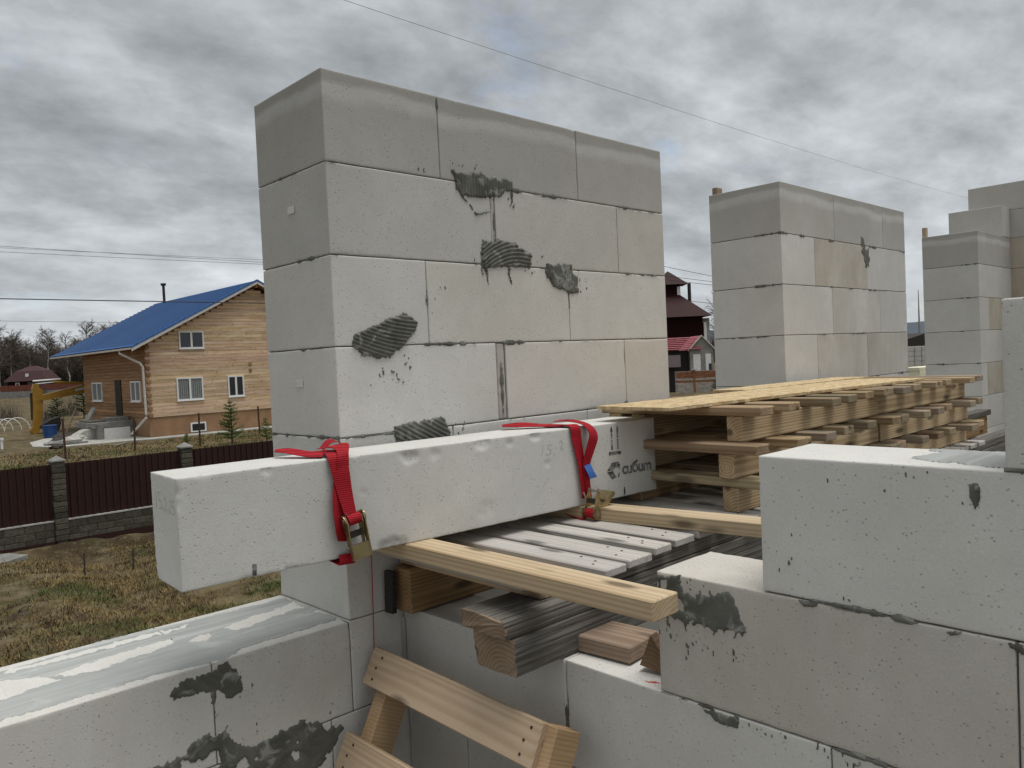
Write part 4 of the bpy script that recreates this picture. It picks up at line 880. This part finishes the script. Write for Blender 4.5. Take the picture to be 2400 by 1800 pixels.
o = MB().box(17.78-hl[0], 18.74-hl[0], HY-.02-hl[1], HY+.1-hl[1], .12, .70).build('cellar_window', WHITE, hs); MB().box(17.87-hl[0], 18.65-hl[0], HY-.03-hl[1], HY-.015-hl[1], .2, .62).build('pane', GLASS, o)
dr = H(MB().box(HX-.05, HX+.02, 51.78, 52.96, 1.28, 3.55), 'door', DOORB); MB().box(HX-.09-hl[0], HX-.05-hl[0], 52.75-hl[1], 52.85-hl[1], 2.3, 2.4).build('handle', STEEL, dr)
for a, b in ((4.12, 4.3), (3.70, 3.88)): H(MB().box(21.75, 21.94, HY-.05, HY+.02, a, b), 'purlin_stub', LOG, (.5, .35, .22))
H(MB().tube([(14.36, 48.6, 5.30), (14.36, 48.6, 5.15), (14.95, 46.98, 4.50), (15.10, 46.98, 4.25), (15.13, 46.98, 1.45), (15.13, 46.98, 1.25), (14.55, 47.9, .3)], .07, 8), 'downpipe', FASC)
kind(MB().prism([(10.2, 52.6), (9.6, 49.0), (10.36, 46.87), (13.88, 46.4), (14.95, 45.9), (24., 45.7), (24., 47.17), (15.3, 47.17), (15.3, 58.), (13.2, 58.)], lambda a, b: (a, b, -.2), lambda a, b: (a, b, .045)).build('concrete_path', CONC), 'structure')
# porch rubble by the door
po = thing('porch', 'unfinished grey concrete porch with a white sloping side by the log house door', 'porch', (14.2, 51.3, 0))
def PB(m, name, mat, **k): return m.build(name, mat, po, (-14.2, -51.3, 0), **k)
PB(MB().box(12.9, 15.29, 49.6, 53.3, .72, 1.02), 'slab', CONC_D); PB(MB().box(13.2, 15.29, 49.8, 53.1, -.1, .72), 'base', CONC)
PB(MB().box(13.1, 13.4, 49.35, 49.62, -.1, .95), 'pillar', CONC_D); PB(MB().box(13.5, 15.0, 49.55, 49.79, 0., .68), 'white_panel', WHITE)
m = MB(); m.prism([(13.2, .72), (12.6, .62), (12.1, .35), (11.7, .0), (13.2, 0.)], lambda a, b: (a, 50.0, b), lambda a, b: (a, 51.2, b)); PB(m, 'sloped_cheek', CONC, fix=True)
PB(MB().box(14.0, 15.2, 50.4, 51.6, 1.02, 1.25), 'step', CONC_D); PB(MB().box(13.0, 13.9, 50.5, 52.8, 1.02, 1.12), 'loose_board', W_GREY)
m = MB(); m.prism([(13.5, 1.12), (13.62, 1.12), (14.05, 1.85), (13.95, 1.88)], lambda a, b: (a, 52.6, b), lambda a, b: (a, 53.4, b)); PB(m, 'leaning_slab', CONC_D, fix=True)
def lump(name, label, cat, c, s, mat, seed, rz=0):
    V = []; F = []; n, k = 7, 12
    for i in range(n+1):
        th = math.pi*i/n
        for j in range(k):
            ph = 2*math.pi*j/k; r = .75+.5*hash2(np.int64(i*7), np.int64(j*13), seed) if 0 < i < n else .9
            V.append((s[0]*r*math.sin(th)*math.cos(ph), s[1]*r*math.sin(th)*math.sin(ph), s[2]*r*math.cos(th)))
    for i in range(n):
        for j in range(k): F.append((i*k+j, (i+1)*k+j, (i+1)*k+(j+1) % k, i*k+(j+1) % k))
    return tag(MB().add(V, F).build(name, mat, None, c, (0, 0, rz)), label, cat)
lump('rubble_sack', 'pale grey slumped sack before the porch', 'sack', (11.6, 48.2, .22), (.75, .4, .3), CONC, 3, .4); lump('rubble_sack', 'flat grey sack at the left edge of the concrete path', 'sack', (10.7, 48.6, .12), (.6, .35, .16), CONC_D, 5, -.3)
lump('rubble_heap', 'dark dirt heap behind the rubble sacks', 'heap', (12.0, 51.5, .1), (1.0, .8, .4), DIRT, 8)
tint(tag(stick(None, (12.8, 44.2, .06), 2.6, .2, .06, W_GREY, (0, rad(2), rad(60)), 1.6, 'loose_board'), 'grey board lying on the grass before the concrete path', 'board'), 1.6)
lump('tree_stump', 'dark log stump on the grass beside a rusty post', 'stump', (10.15, 46.2, .1), (.35, .2, .14), DBARK, 6)
# rusty posts of the old plot boundary
for (x, y, h, lb) in ((8.62, 38.28, 1.95, 'leftmost rusty post in the grass, nearest the brown fence pillar'), (12.06, 39.66, 1.7, 'rusty post in front of the log house corner'), (14.36, 37.23, 1.75, 'rusty post before the cellar window'), (19.74, 41.9, 1.68, 'rusty post right of the young pine'), (4.6, 62., 1.4, 'rusty post far left beyond the hoops')):
    m = MB(); lean = random.uniform(-.06, .06); m.tube([(0, 0, -.3), (lean, 0, h)], .05, 8); m.box(-.07, .07, -.07, .07, -.06, .02); tag(m.build('rusty_post', RUST, None, (x, y, float(gz(x, y)))), lb, 'post', 'rusty boundary posts')
m = MB().tube([(0, 0, -.2), (0, 0, .5)], .07, 8).tube([(0, 0, .5), (0, 0, .62)], .11, 8); tag(m.build('vent_post', WHITE, None, (8.29, 49.96, 0)), 'short white capped vent pipe at the far left edge', 'pipe')
for (x, y, h, lb) in ((3.31, 15.58, .5, 'thin wooden stake in the yard, left of the lintel, nearer the pillar'), (4.17, 15.36, .42, 'thin wooden stake in the yard close to the lintel end')):
    z_ = float(gz(x, y)); m = MB().tube([(0, 0, -.15), (.02, 0, h)], .018, 6).tube([(.01, 0, h*.75), (-.07, .02, h*.95)], .008, 5); tag(m.build('stake', DBARK, None, (x, y, z_)), lb, 'stake')
# barrel, hoops, excavator
br = thing('water_barrel', 'open blue plastic barrel beside the excavator bucket', 'barrel', (11.95, 55.3, 0))
m = MB(); m.tube([(0, 0, 0), (0, 0, .4), (0, 0, .84)], [.36, .40, .42], 20, cap=False); m.build('shell', BARREL, br, smooth=True); MB().tube([(0, 0, .80), (0, 0, .86)], .44, 20).build('rim', BARREL, br); MB().tube([(0, 0, .02), (0, 0, .04)], .36, 20).build('bottom', BARREL, br)
hp = thing('hoop_frame', 'white plastic hoop frame of a low garden tunnel at far left', 'hoops', (12.0, 68., 0))
for k in range(6):
    pts = [(-2.2+k*.62+.85*math.cos(math.pi*i/12), .25*k, .95*math.sin(math.pi*i/12)) for i in range(13)]; MB().tube(pts, .035, 6).build('hoop', WHITE, hp)
ex = thing('excavator', 'yellow excavator arm with bucket reaching out from behind the log house', 'excavator', (19., 62., 0))
def EB(m, name, mat, **k): return m.build(name, mat, ex, (-19., -62., 0), fix=True, **k)
def slab(poly, y0, y1): return MB().prism(poly, lambda a, b: (a, y0, b), lambda a, b: (a, y1, b))
bm_ = EB(slab([(12.95, 2.35), (13.2, 2.32), (15.9, 2.72), (18.3, 2.2), (19.0, 1.5), (19.4, 1.7), (18.6, 2.85), (16.2, 3.34), (15.7, 3.30), (13.1, 2.72)], 61.75, 62.25), 'boom', YEL)
slab([(15.2, 2.86), (15.85, 2.97), (15.85, 3.13), (15.2, 3.02)], 61.735, 61.747).build('pale_label_plate', plain('pale_blue_plate', (.42, .46, .55), .6), bm_, fix=True)
EB(slab([(12.38, .18), (12.75, .18), (12.92, .4), (13.12, 2.3), (13.15, 3.05), (12.95, 3.25), (12.85, 3.55), (12.62, 3.55), (12.5, 3.2), (12.48, 2.0)], 61.8, 62.2), 'stick', YEL)
EB(MB().tube([(12.7, 61.9, 3.52), (14.0, 61.9, 3.60)], .05, 8), 'cylinder_rod', STEEL); EB(MB().tube([(12.62, 62.1, 3.74), (14.4, 62.1, 3.80)], .06, 8), 'cylinder_rod', WHITE); EB(MB().tube([(13.9, 61.9, 3.60), (15.9, 61.9, 3.40)], .10, 10), 'cylinder', YEL)
EB(MB().tube([(12.42, 62., 1.0), (12.45, 62., 2.9)], .09, 8), 'cylinder', DIRT); EB(MB().tube([(12.5, 61.75, .25), (12.5, 62.25, .25)], .28, 14), 'link_pin', YEL)
EB(slab([(12.8, .55), (13.5, .95), (14.05, 1.1), (14.1, .6), (13.95, .15), (13.6, .02), (13.2, .1)], 61.5, 62.5), 'bucket', DIRT); EB(slab([(12.55, .35), (13.1, .3), (13.15, .45), (12.6, .5)], 61.85, 62.15), 'bucket_link', STEEL)
EB(MB().box(18.4, 21.4, 60.9, 63.1, 1.0, 2.1), 'upper_body', YEL); cbn = EB(MB().box(18.5, 19.9, 62.2, 63.3, 2.1, 3.6), 'cab', YEL); MB().box(18.6, 19.8, 62.18, 62.198, 2.7, 3.4).build('pane', GLASS, cbn)
for y in (60.9, 62.7):
    m = MB(); m.prism([(17.8, .35), (18.1, .05), (21.4, .05), (21.7, .35), (21.5, .75), (18.0, .75)], lambda a, b: (a, y, b), lambda a, b: (a, y+.5, b)); EB(m, 'track', DIRT)
EB(MB().box(18.8, 20.9, 61.3, 62.7, .6, 1.0), 'undercarriage', DIRT)
tag(MB().tube([(14.3, 61., .0), (15.0, 61., 1.7)], .05, 6).build('leaning_pole', W_LAD), 'pale wooden pole leaning behind the bucket', 'pole')

# ------------------------------------------------------------------ vegetation
def young_pine(x, y, h, seed, label, green=NEED):
    R = random.Random(seed); t = thing('young_pine', label, 'tree', (x, y, float(gz(x, y)))); m = MB(); m.tube([(0, 0, -.1), (.03, 0, h*.5), (0, 0, h)], [.035*h/2, .022*h/2, .006], 6); m.build('trunk', DBARK, t)
    f = MB(); nw = int(6+h*2.2)
    for k in range(nw):
        zc = h*(.12+.86*k/nw); rl = h*.36*(1-(k/nw))**.8+.05
        for b in range(R.randint(5, 7)):
            a = R.uniform(0, 6.283); L = rl*R.uniform(.6, 1.1); e = (math.cos(a)*L, math.sin(a)*L, zc+L*R.uniform(.15, .55)); nn = max(4, int(L*26))
            for j in range(nn):
                t_ = (j+.5)/nn; p = Vector((e[0]*t_, e[1]*t_, zc+(e[2]-zc)*t_))
                for q in range(6):
                    dv = Vector((R.gauss(0, 1)+math.cos(a), R.gauss(0, 1)+math.sin(a), R.gauss(.5, .8))).normalized()*R.uniform(.06, .13)*(.6+h*.2); sv = dv.cross(Vector((R.gauss(0, 1), R.gauss(0, 1), R.gauss(0, 1)))).normalized()*.011*(.6+h*.2)
                    f.add([p-sv, p+sv, p+dv], [(0, 1, 2)])
    f.build('crown', green, t); return t
young_pine(16.28, 37.88, 2.35, 1, 'young pine growing in front of the log house'); young_pine(17.55, 36.6, 1.35, 2, 'bushy little pine beside the nearest block pier'); young_pine(15.05, 40.75, .55, 3, 'tiny pine seedling before the cellar window')
young_pine(20.5, 80., 3.4, 7, 'dark spruce standing behind the excavator boom', NEEDD); young_pine(17.8, 78., 2.8, 9, 'low dark spruce behind the excavator bucket', NEEDD); young_pine(23.0, 84, 3.0, 11, 'dark spruce half hidden by the log house wall', NEEDD)
def bare_tree(seed, h, spread, nb, wid):
    R = random.Random(seed); tr = MB(); cr_ = MB(); pts = [Vector((0, 0, -.3))]; n = 7
    for i in range(n): pts.append(Vector((R.gauss(0, .012)*h, R.gauss(0, .012)*h, h*(i+1)/n*.96)))
    tr.tube(pts, [h*.013*(1-.9*i/n)+.012 for i in range(n+1)], 6)
    def sl_(p, q, w0, w1):
        d = (q-p); s = d.cross(Vector((R.gauss(0, 1), R.gauss(0, 1), R.gauss(0, 1)))).normalized(); cr_.add([p-s*w0, p+s*w0, q+s*w1, q-s*w1], [(0, 1, 2, 3)])
    for b in range(nb):
        t = R.uniform(.28, .98); i = min(int(t*n), n-1); p = pts[i].lerp(pts[i+1], t*n-i); a = R.uniform(0, 6.283); L = h*spread*(1.15-t)*R.uniform(.6, 1.2)+.05*h
        q = p+Vector((math.cos(a)*L*.62, math.sin(a)*L*.62, L*R.uniform(.5, 1.0))); sl_(p, q, wid*1.6, wid*.8)
        for c in range(7):
            u = R.uniform(.25, 1.); pp = p.lerp(q, u); dd = Vector((math.cos(a)+R.gauss(0, .8), math.sin(a)+R.gauss(0, .8), R.uniform(.1, 1.1))).normalized(); qq = pp+dd*L*R.uniform(.25, .5); sl_(pp, qq, wid*.75, wid*.4)
            for e in range(5):
                u2 = R.uniform(.2, 1.); p2_ = pp.lerp(qq, u2); d2 = (dd+Vector((R.gauss(0, .7), R.gauss(0, .7), R.gauss(-.1, .6)))).normalized(); sl_(p2_, p2_+d2*L*R.uniform(.12, .28), wid*.42, wid*.2)
    return tr, cr_
protos = []
for k in range(6):
    a, b = bare_tree(40+k, 16., .34, 46, .045); ma = bpy.data.meshes.new('trunk'); ma.from_pydata(a.v, [], a.f); ma.materials.append(BARK if k % 3 else DBARK); mb_ = bpy.data.meshes.new('crown'); mb_.from_pydata(b.v, [], b.f); mb_.materials.append(TWIG); protos.append((ma, mb_))
def tree(x, y, h, k, label, grp):
    t = thing('bare_birch', label, 'tree', (x, y, float(gz(x, y))-.1), random.uniform(0, 6.28), grp); s = h/16.
    for me_, nm_ in zip(protos[k], ('trunk', 'crown')):
        o = put(nm_, me_, None, t); o.scale = (s, s, s)
    return t
P0 = Vector((40, 276)); P1 = Vector((92, 229)); nT = 64
for i in range(nT):
    f_ = (i+.5)/nT; p = P0.lerp(P1, f_)+Vector((.67, .74))*random.uniform(-8, 26)+Vector((random.uniform(-.6, .6), 0))
    h = random.uniform(14.5, 19.0)*(1.08 if f_ > .5 else 1.)
    tree(p.x, p.y, h, i % 6, 'bare birch in the tree line behind the log house and the maroon cottage', 'birches of the far tree line')
tree(23.2, 139.6, 15.5, 1, 'tall bare tree cut by the left picture edge', None); tree(19.6, 92., 4.2, 2, 'small white stemmed birch behind the excavator bucket', None)
tree(113., 68., 14., 1, 'bare treetop beside the maroon house chimney pipe', None); tree(119., 69., 13., 4, 'bare treetop right of the maroon house chimney pipe', None)
# dense wood further back: nobody could count these stems
V = []; F_ = []; n = 4200
a = rng.uniform(0, 1, n); x = 30+a*75+rng.uniform(0, 22, n); y = 292-a*68+rng.uniform(0, 24, n); h = rng.uniform(7, 17, n); w = rng.uniform(.05, .2, n); lx = rng.normal(0, .8, n); ly = rng.normal(0, .8, n)
V = np.stack([np.stack([x-w, y+w, 0*x-.5], -1), np.stack([x+w, y-w, 0*x-.5], -1), np.stack([x+lx, y+ly, h], -1)], 1)
n2_ = 24000; a = rng.uniform(0, 1, n2_); x = 30+a*75+rng.uniform(0, 22, n2_); y = 292-a*68+rng.uniform(0, 24, n2_); z = 12.5*rng.uniform(0, 1, n2_)**1.3; q = rng.normal(0, 1, (n2_, 3)); q /= np.linalg.norm(q, axis=1)[:, None]; q2 = np.cross(q, rng.normal(0, 1, (n2_, 3))); q2 /= np.linalg.norm(q2, axis=1)[:, None]
c = np.stack([x, y, z], -1); V2 = np.stack([c-q*.9, c+q*.9+q2*.12, c+q*.5-q2*.12], 1)
n3_ = 9000; a = rng.uniform(0, 1, n3_); x = 108+a*95+rng.uniform(0, 20, n3_); y = 236-a*118+rng.uniform(0, 24, n3_); h = rng.uniform(5, 12, n3_)*(1-.35*a); w = rng.uniform(.1, .35, n3_)
V3 = np.stack([np.stack([x-w, y+w, 0*x-.5], -1), np.stack([x+w, y-w, 0*x-.5], -1), np.stack([x+rng.normal(0, .8, n3_), y+rng.normal(0, .8, n3_), h], -1)], 1)
V = np.concatenate([V, V2, V3]).reshape(-1, 3); o = put('far_wood', npmesh('far_wood', V, np.arange(len(V)).reshape(-1, 3)), SCRUB); o['kind'] = 'stuff'; tag(o, 'dark leafless wood massed behind the birches', 'wood')
# garden scrub
def shrub(x, y, h, seed, label, mat=TWIG):
    R = random.Random(seed); m = MB()
    for k in range(150):
        a = R.uniform(0, 6.28); p = Vector((R.gauss(0, .2)*h, R.gauss(0, .2)*h, 0)); d = Vector((math.cos(a)*R.uniform(0, .6), math.sin(a)*R.uniform(0, .6), 1.)).normalized()*h*R.uniform(.4, 1.); s = d.cross(Vector((R.gauss(0, 1), R.gauss(0, 1), .1))).normalized()*.02
        m.add([p-s, p+s, p+d], [(0, 1, 2)])
    tag(m.build('shrub', mat, None, (x, y, float(gz(x, y)))), label, 'shrub')
shrub(9., 88., 2.4, 1, 'bare brown shrub in the far garden, leftmost'); shrub(16.2, 90., 2.6, 2, 'bare shrub left of the excavator stick'); shrub(17.6, 80., 2.4, 3, 'bare shrub under the excavator boom'); shrub(21.5, 88., 3., 4, 'bare shrub beside the log house far corner')

# ------------------------------------------------------------------ other houses
dc = thing('maroon_cottage', 'small cottage with a maroon gambrel roof under the birches', 'house', (46., 216., 0), rad(-43))
MB().box(-4.5, 4.2, -3., 3., 0, 4.1).build('wall', BURGW, dc); m = MB()
m.add([(-5.2, -3.6, 3.9), (4.6, -3.6, 3.9), (4.6, 3.6, 3.9), (-5.2, 3.6, 3.9), (-3.2, -2.0, 6.3), (3.2, -2.0, 6.3), (3.2, 2., 6.3), (-3.2, 2., 6.3), (-.9, 0, 7.5), (1.0, 0, 7.5)], [(0, 1, 5, 4), (1, 2, 6, 5), (2, 3, 7, 6), (3, 0, 4, 7), (4, 5, 9, 8), (5, 6, 9), (6, 7, 8, 9), (7, 4, 8), (3, 2, 1, 0)]); rfm = m.build('roof', plain('maroon_sheet', (.06, .03, .032), .6, .15), dc)
MB().box(-.3, .35, -2.9, -2.7, 4.9, 5.7).build('dormer_window', WHITE, dc); MB().box(-2.7, -1.7, -3.05, -2.98, 2.6, 3.6).build('window', WHITE, dc); MB().box(-2.5, -1.9, -3.08, -3.04, 2.75, 3.45).build('pane', GLASS, dc); MB().box(.2, 1.6, -3.05, -2.98, 2.6, 3.6).build('window', GLASS, dc)
rfence = thing('red_board_fence', 'dull red board fence with a grey base before the maroon cottage', 'fence', (43., 204., 0), rad(-43))
for k in range(18): MB().bev(1.9, .06, 1.3, .02).build('panel', plain('dull_red_paint', (.15, .05, .032), .8) if k == 0 else bpy.data.materials['dull_red_paint'], rfence, (-22+k*1.95, 0, 2.35)); MB().bev(1.9, .08, 1.15, .02).build('base_panel', CONC_D, rfence, (-22+k*1.95, 0, 1.05))
MB().box(-23, 13, -.1, .1, -.6, .46).build('footing', CONC_D, rfence)
# maroon house seen between the two piers
mh_ = thing('maroon_house', 'dark maroon house with a turret roof seen between the block piers', 'house', (74.95, 49.6, 0), rad(-44))
def RB(m, name, mat, parent=None, **k): return m.build(name, mat, parent or mh_, **k)
RB(MB().box(-6., 2.1, 0., 9., 0, 7.8), 'wall', BURGW); RB(MB().box(2.1, 3.0, .6, 8., 0, 7.4), 'side_wing', GREYW)
m = MB(); m.add([(-9.5, -.9, 7.62), (3.0, -.9, 7.62), (3.0, 9.6, 7.62), (-9.5, 9.6, 7.62), (-4.5, 4.2, 13.2), (-3.5, 4.2, 13.2), ], [(0, 1, 5, 4), (1, 2, 5), (2, 3, 4, 5), (3, 0, 4), (3, 2, 1, 0)]); RB(m, 'roof', BURG, fix=True)
tb_ = RB(MB().box(-2.4, -.0, 1.6, 3.6, 9.2, 11.5), 'turret', BURGW); m = MB(); m.add([(-3.2, .9, 11.45), (.85, .9, 11.45), (.85, 4.3, 11.45), (-3.2, 4.3, 11.45), (-1.15, 2.6, 13.15)], [(0, 1, 4), (1, 2, 4), (2, 3, 4), (3, 0, 4), (3, 2, 1, 0)]); RB(m, 'turret_roof', BURG, tb_, fix=True)
RB(MB().box(-.35, .02, 1.5, 1.62, 10.2, 11.2), 'turret_window', WHITE, tb_)
RB(MB().tube([(1.15, 2.0, 8.6), (1.15, 2.0, 11.6)], .2, 10), 'chimney_pipe', DIRT); RB(MB().box(2.2, 2.5, -.06, .59, 3.5, 6.9), 'white_frame', WHITE)
sh = thing('tiled_shed', 'grey shed with a faded pink tiled roof behind the brick wall', 'shed', (61.1, 38.5, 0), rad(-43.5))
MB().box(-1.05, 1.1, 0, 4., 0, 3.85).build('wall', GREYW, sh); m = MB(); m.prism([(-1.05, 3.85), (1.1, 3.85), (.03, 5.0)], lambda a, b: (a, 0, b), lambda a, b: (a, 4., b)); m.build('gable', GREYW, sh, fix=True)
MB().box(-4.6, -1.1, .6, 4., 0, 3.8).build('carport_back', DIRT, sh)
m = MB()
for q in range(7):
    z0_ = 3.86+q*.17; y0_ = -.25+q*.2
    m.prism([(0, 0), (.22, .06), (.22, .12), (0, .07)], lambda a, b: (-4.9, y0_+a, z0_+b), lambda a, b: (-.02-.0*q, y0_+a, z0_+b))
m.add([(-1.25, -.12, 3.74), (.03, -.12, 5.10), (.03, 4.2, 5.10), (-1.25, 4.2, 3.74)], [(0, 1, 2, 3)]).add([(1.3, -.12, 3.74), (.03, -.12, 5.10), (.03, 4.2, 5.10), (1.3, 4.2, 3.74)], [(3, 2, 1, 0)]); m.build('roof', PINKR, sh, fix=True)
MB().prism([(-1.22, 3.70), (.03, 5.02), (1.27, 3.70), (1.34, 3.78), (.03, 5.14), (-1.29, 3.78)], lambda a, b: (a, -.16, b), lambda a, b: (a, -.08, b)).build('bargeboard', FASC, sh, fix=True)
for a, b, z0_, z1_ in ((-.78, -.12, 1.0, 3.4), (.35, .85, 1.0, 3.4)): MB().box(a, b, -.05, .01, z0_, z1_).build('white_door', WHITE, sh)
MB().box(-3.6, -2.0, -.3, .2, 2.3, 3.4).build('awning', plain('mauve_awning', (.20, .16, .165), .8), sh); MB().box(.62, .86, -.08, -.045, 1.9, 2.5).build('vent', DIRT, sh)
bw_ = thing('brick_wall', 'low red and white brick garden wall seen between the piers', 'wall', (60.2, 36.8, 0), rad(-43.5))
bme = {}
for r in range(19):
    z_ = .04+r*.10; red = r > 12 or r in (9, 10); w = .38
    for k in range(16):
        x_ = -3.2+k*.39+(.195 if r % 2 else 0); 
        if 'm' not in bme: bme['m'] = MB().bev(.372, .2, .085, .008)
        key = 'r' if red else 'w'
        if key not in bme:
            o = bme['m'].build('brick', BRICKR if red else BRICKW, bw_, (x_, 0, z_)); bme[key] = o.data
        else: o = put('brick', bme[key], None, bw_, (x_, 0, z_))
        tint(o, random.uniform(.8, 1.2))
MB().box(-3.4, 3.0, -.07, .09, -.5, 1.93).build('joint_mortar', CONC_D, bw_)
for x_ in (-1.7, .95, 3.1): pq = MB().bev(.16, .30, 2.05, .01).build('brick_pillar', BRICKR, bw_, (x_, 0, .99)); MB().bev(.5, .42, .09, .01).build('cap', CONC, pq, (0, 0, 1.07))
young_pine(57.6, 35.0, 1.3, 21, 'dark shrub pine at the foot of the brick wall, left', NEEDD); young_pine(59.4, 33.3, 1.5, 22, 'small dark spruce at the foot of the brick wall, right', NEEDD)
# slot between the middle and the farthest pier
fs = thing('foam_stack', 'stack of pale yellow foam boards seen between the far piers', 'foam boards', (41.0, 12.5, 0), rad(-18))
for k in range(14): MB().bev(2.4+.1*random.random(), 1.2, .168, .01).build('foam_board', FOAM, fs, (0, 0, .085+k*.171))
bp_ = thing('block_stack', 'stack of pale blocks on pallets far off between the piers', 'blocks', (73.2, 24.3, 0), rad(-45))
for r in range(4):
    for k in range(3): tint(MB().bev(.58, 1., .42, .02).build('block', AAC, bp_, (-.62+k*.62, 0, 1.66+r*.44)), .8, .3)
MB().box(-1.0, 1.0, -.6, .6, 0, 1.44).build('plinth', BRICKR, bp_)
ds = thing('dark_shed', 'far shed with a black roof between the piers', 'shed', (86., 28.6, 0), rad(-45)); MB().box(-3., 3., 0, 4., 0, 3.3).build('wall', GREYW, ds); MB().prism([(-3.4, 3.25), (3.4, 3.25), (1., 4.5)], lambda a, b: (a, -.3, b), lambda a, b: (a, 4.3, b)).build('roof', DIRT, ds, fix=True)
m = MB().tube([(0, 0, 0), (0, 0, 23.)], [.5, .12], 6); tag(m.build('radio_mast', GREYW, None, (319., 109.2, 0)), 'thin far mast standing between the piers', 'mast')
hx = np.linspace(-700, 700, 120); V = []
for i, q in enumerate(hx):
    hh = 16+22*fbm(np.array([q*.006]), np.array([2.]), 4)[0]
    V += [(q, 0, -3), (q, 60, hh), (q, 200, -3)]
m = MB().add(V, [f for i in range(119) for f in ((3*i, 3*i+3, 3*i+4, 3*i+1), (3*i+1, 3*i+4, 3*i+5, 3*i+2))]); kind(m.build('hills', plain('far_blue_wood', (.075, .09, .11), .95, var=.2, sc=.02), None, (900., 320., 0), (0, 0, rad(-70)), fix=True), 'structure')

# ------------------------------------------------------------------ overhead lines
FAINT = plain('grey_cable', (.16, .16, .17), .7)
def wire(a, b, r, sag, label, mat=None):
    a = Vector(a); b = Vector(b); d = b-a; a2 = a-d*.15; b2 = b+d*(.75 if a.x < 4 else .05); pts = [a2.lerp(b2, i/24)-Vector((0, 0, sag*4*(i/24)*(1-i/24))) for i in range(25)]
    tag(MB().tube([p-a2 for p in pts], r, 5).build('power_line', mat or WIRE, None, a2), label, 'power line', 'overhead lines')
wire((2.99, 33.0, 8.92), (15.83, 29.08, 8.27), .007, .05, 'uppermost of the three bundled wires left of the near pier'); wire((2.98, 33.0, 8.80), (15.84, 29.08, 8.37), .006, .02, 'middle of the three bundled wires left of the near pier'); wire((2.97, 33.0, 8.68), (15.83, 29.09, 8.22), .007, .06, 'lowest of the three bundled wires left of the near pier')
wire((2.3, 28.03, 6.45), (13.75, 25.46, 6.23), .018, .03, 'thick single cable crossing in front of the blue roof'); wire((7.36, 72.93, 8.88), (23.75, 65.66, 8.1), .012, .05, 'faint thin wire behind the blue roof at left')
wire((5.6, 11.34, 10.97), (66.77, 16.96, 14.13), .0048, .35, 'long thin wire crossing the sky above the piers', FAINT)
for i, (a, b) in enumerate([((39.53, 28.76, 9.56), (52.77, 29.98, 8.94)), ((39.49, 28.76, 8.85), (52.75, 29.99, 8.65)), ((39.48, 28.77, 8.6), (52.74, 29.99, 8.4)), ((39.41, 28.78, 7.39), (52.66, 30.0, 7.02))]):
    wire(a, b, .016, .03, ('top', 'second', 'third', 'lowest')[i]+' of the wires in the gap between the near and middle piers')
for o in bpy.data.objects:
    if o.type == 'MESH' and len(o.keys()) == 0: pass
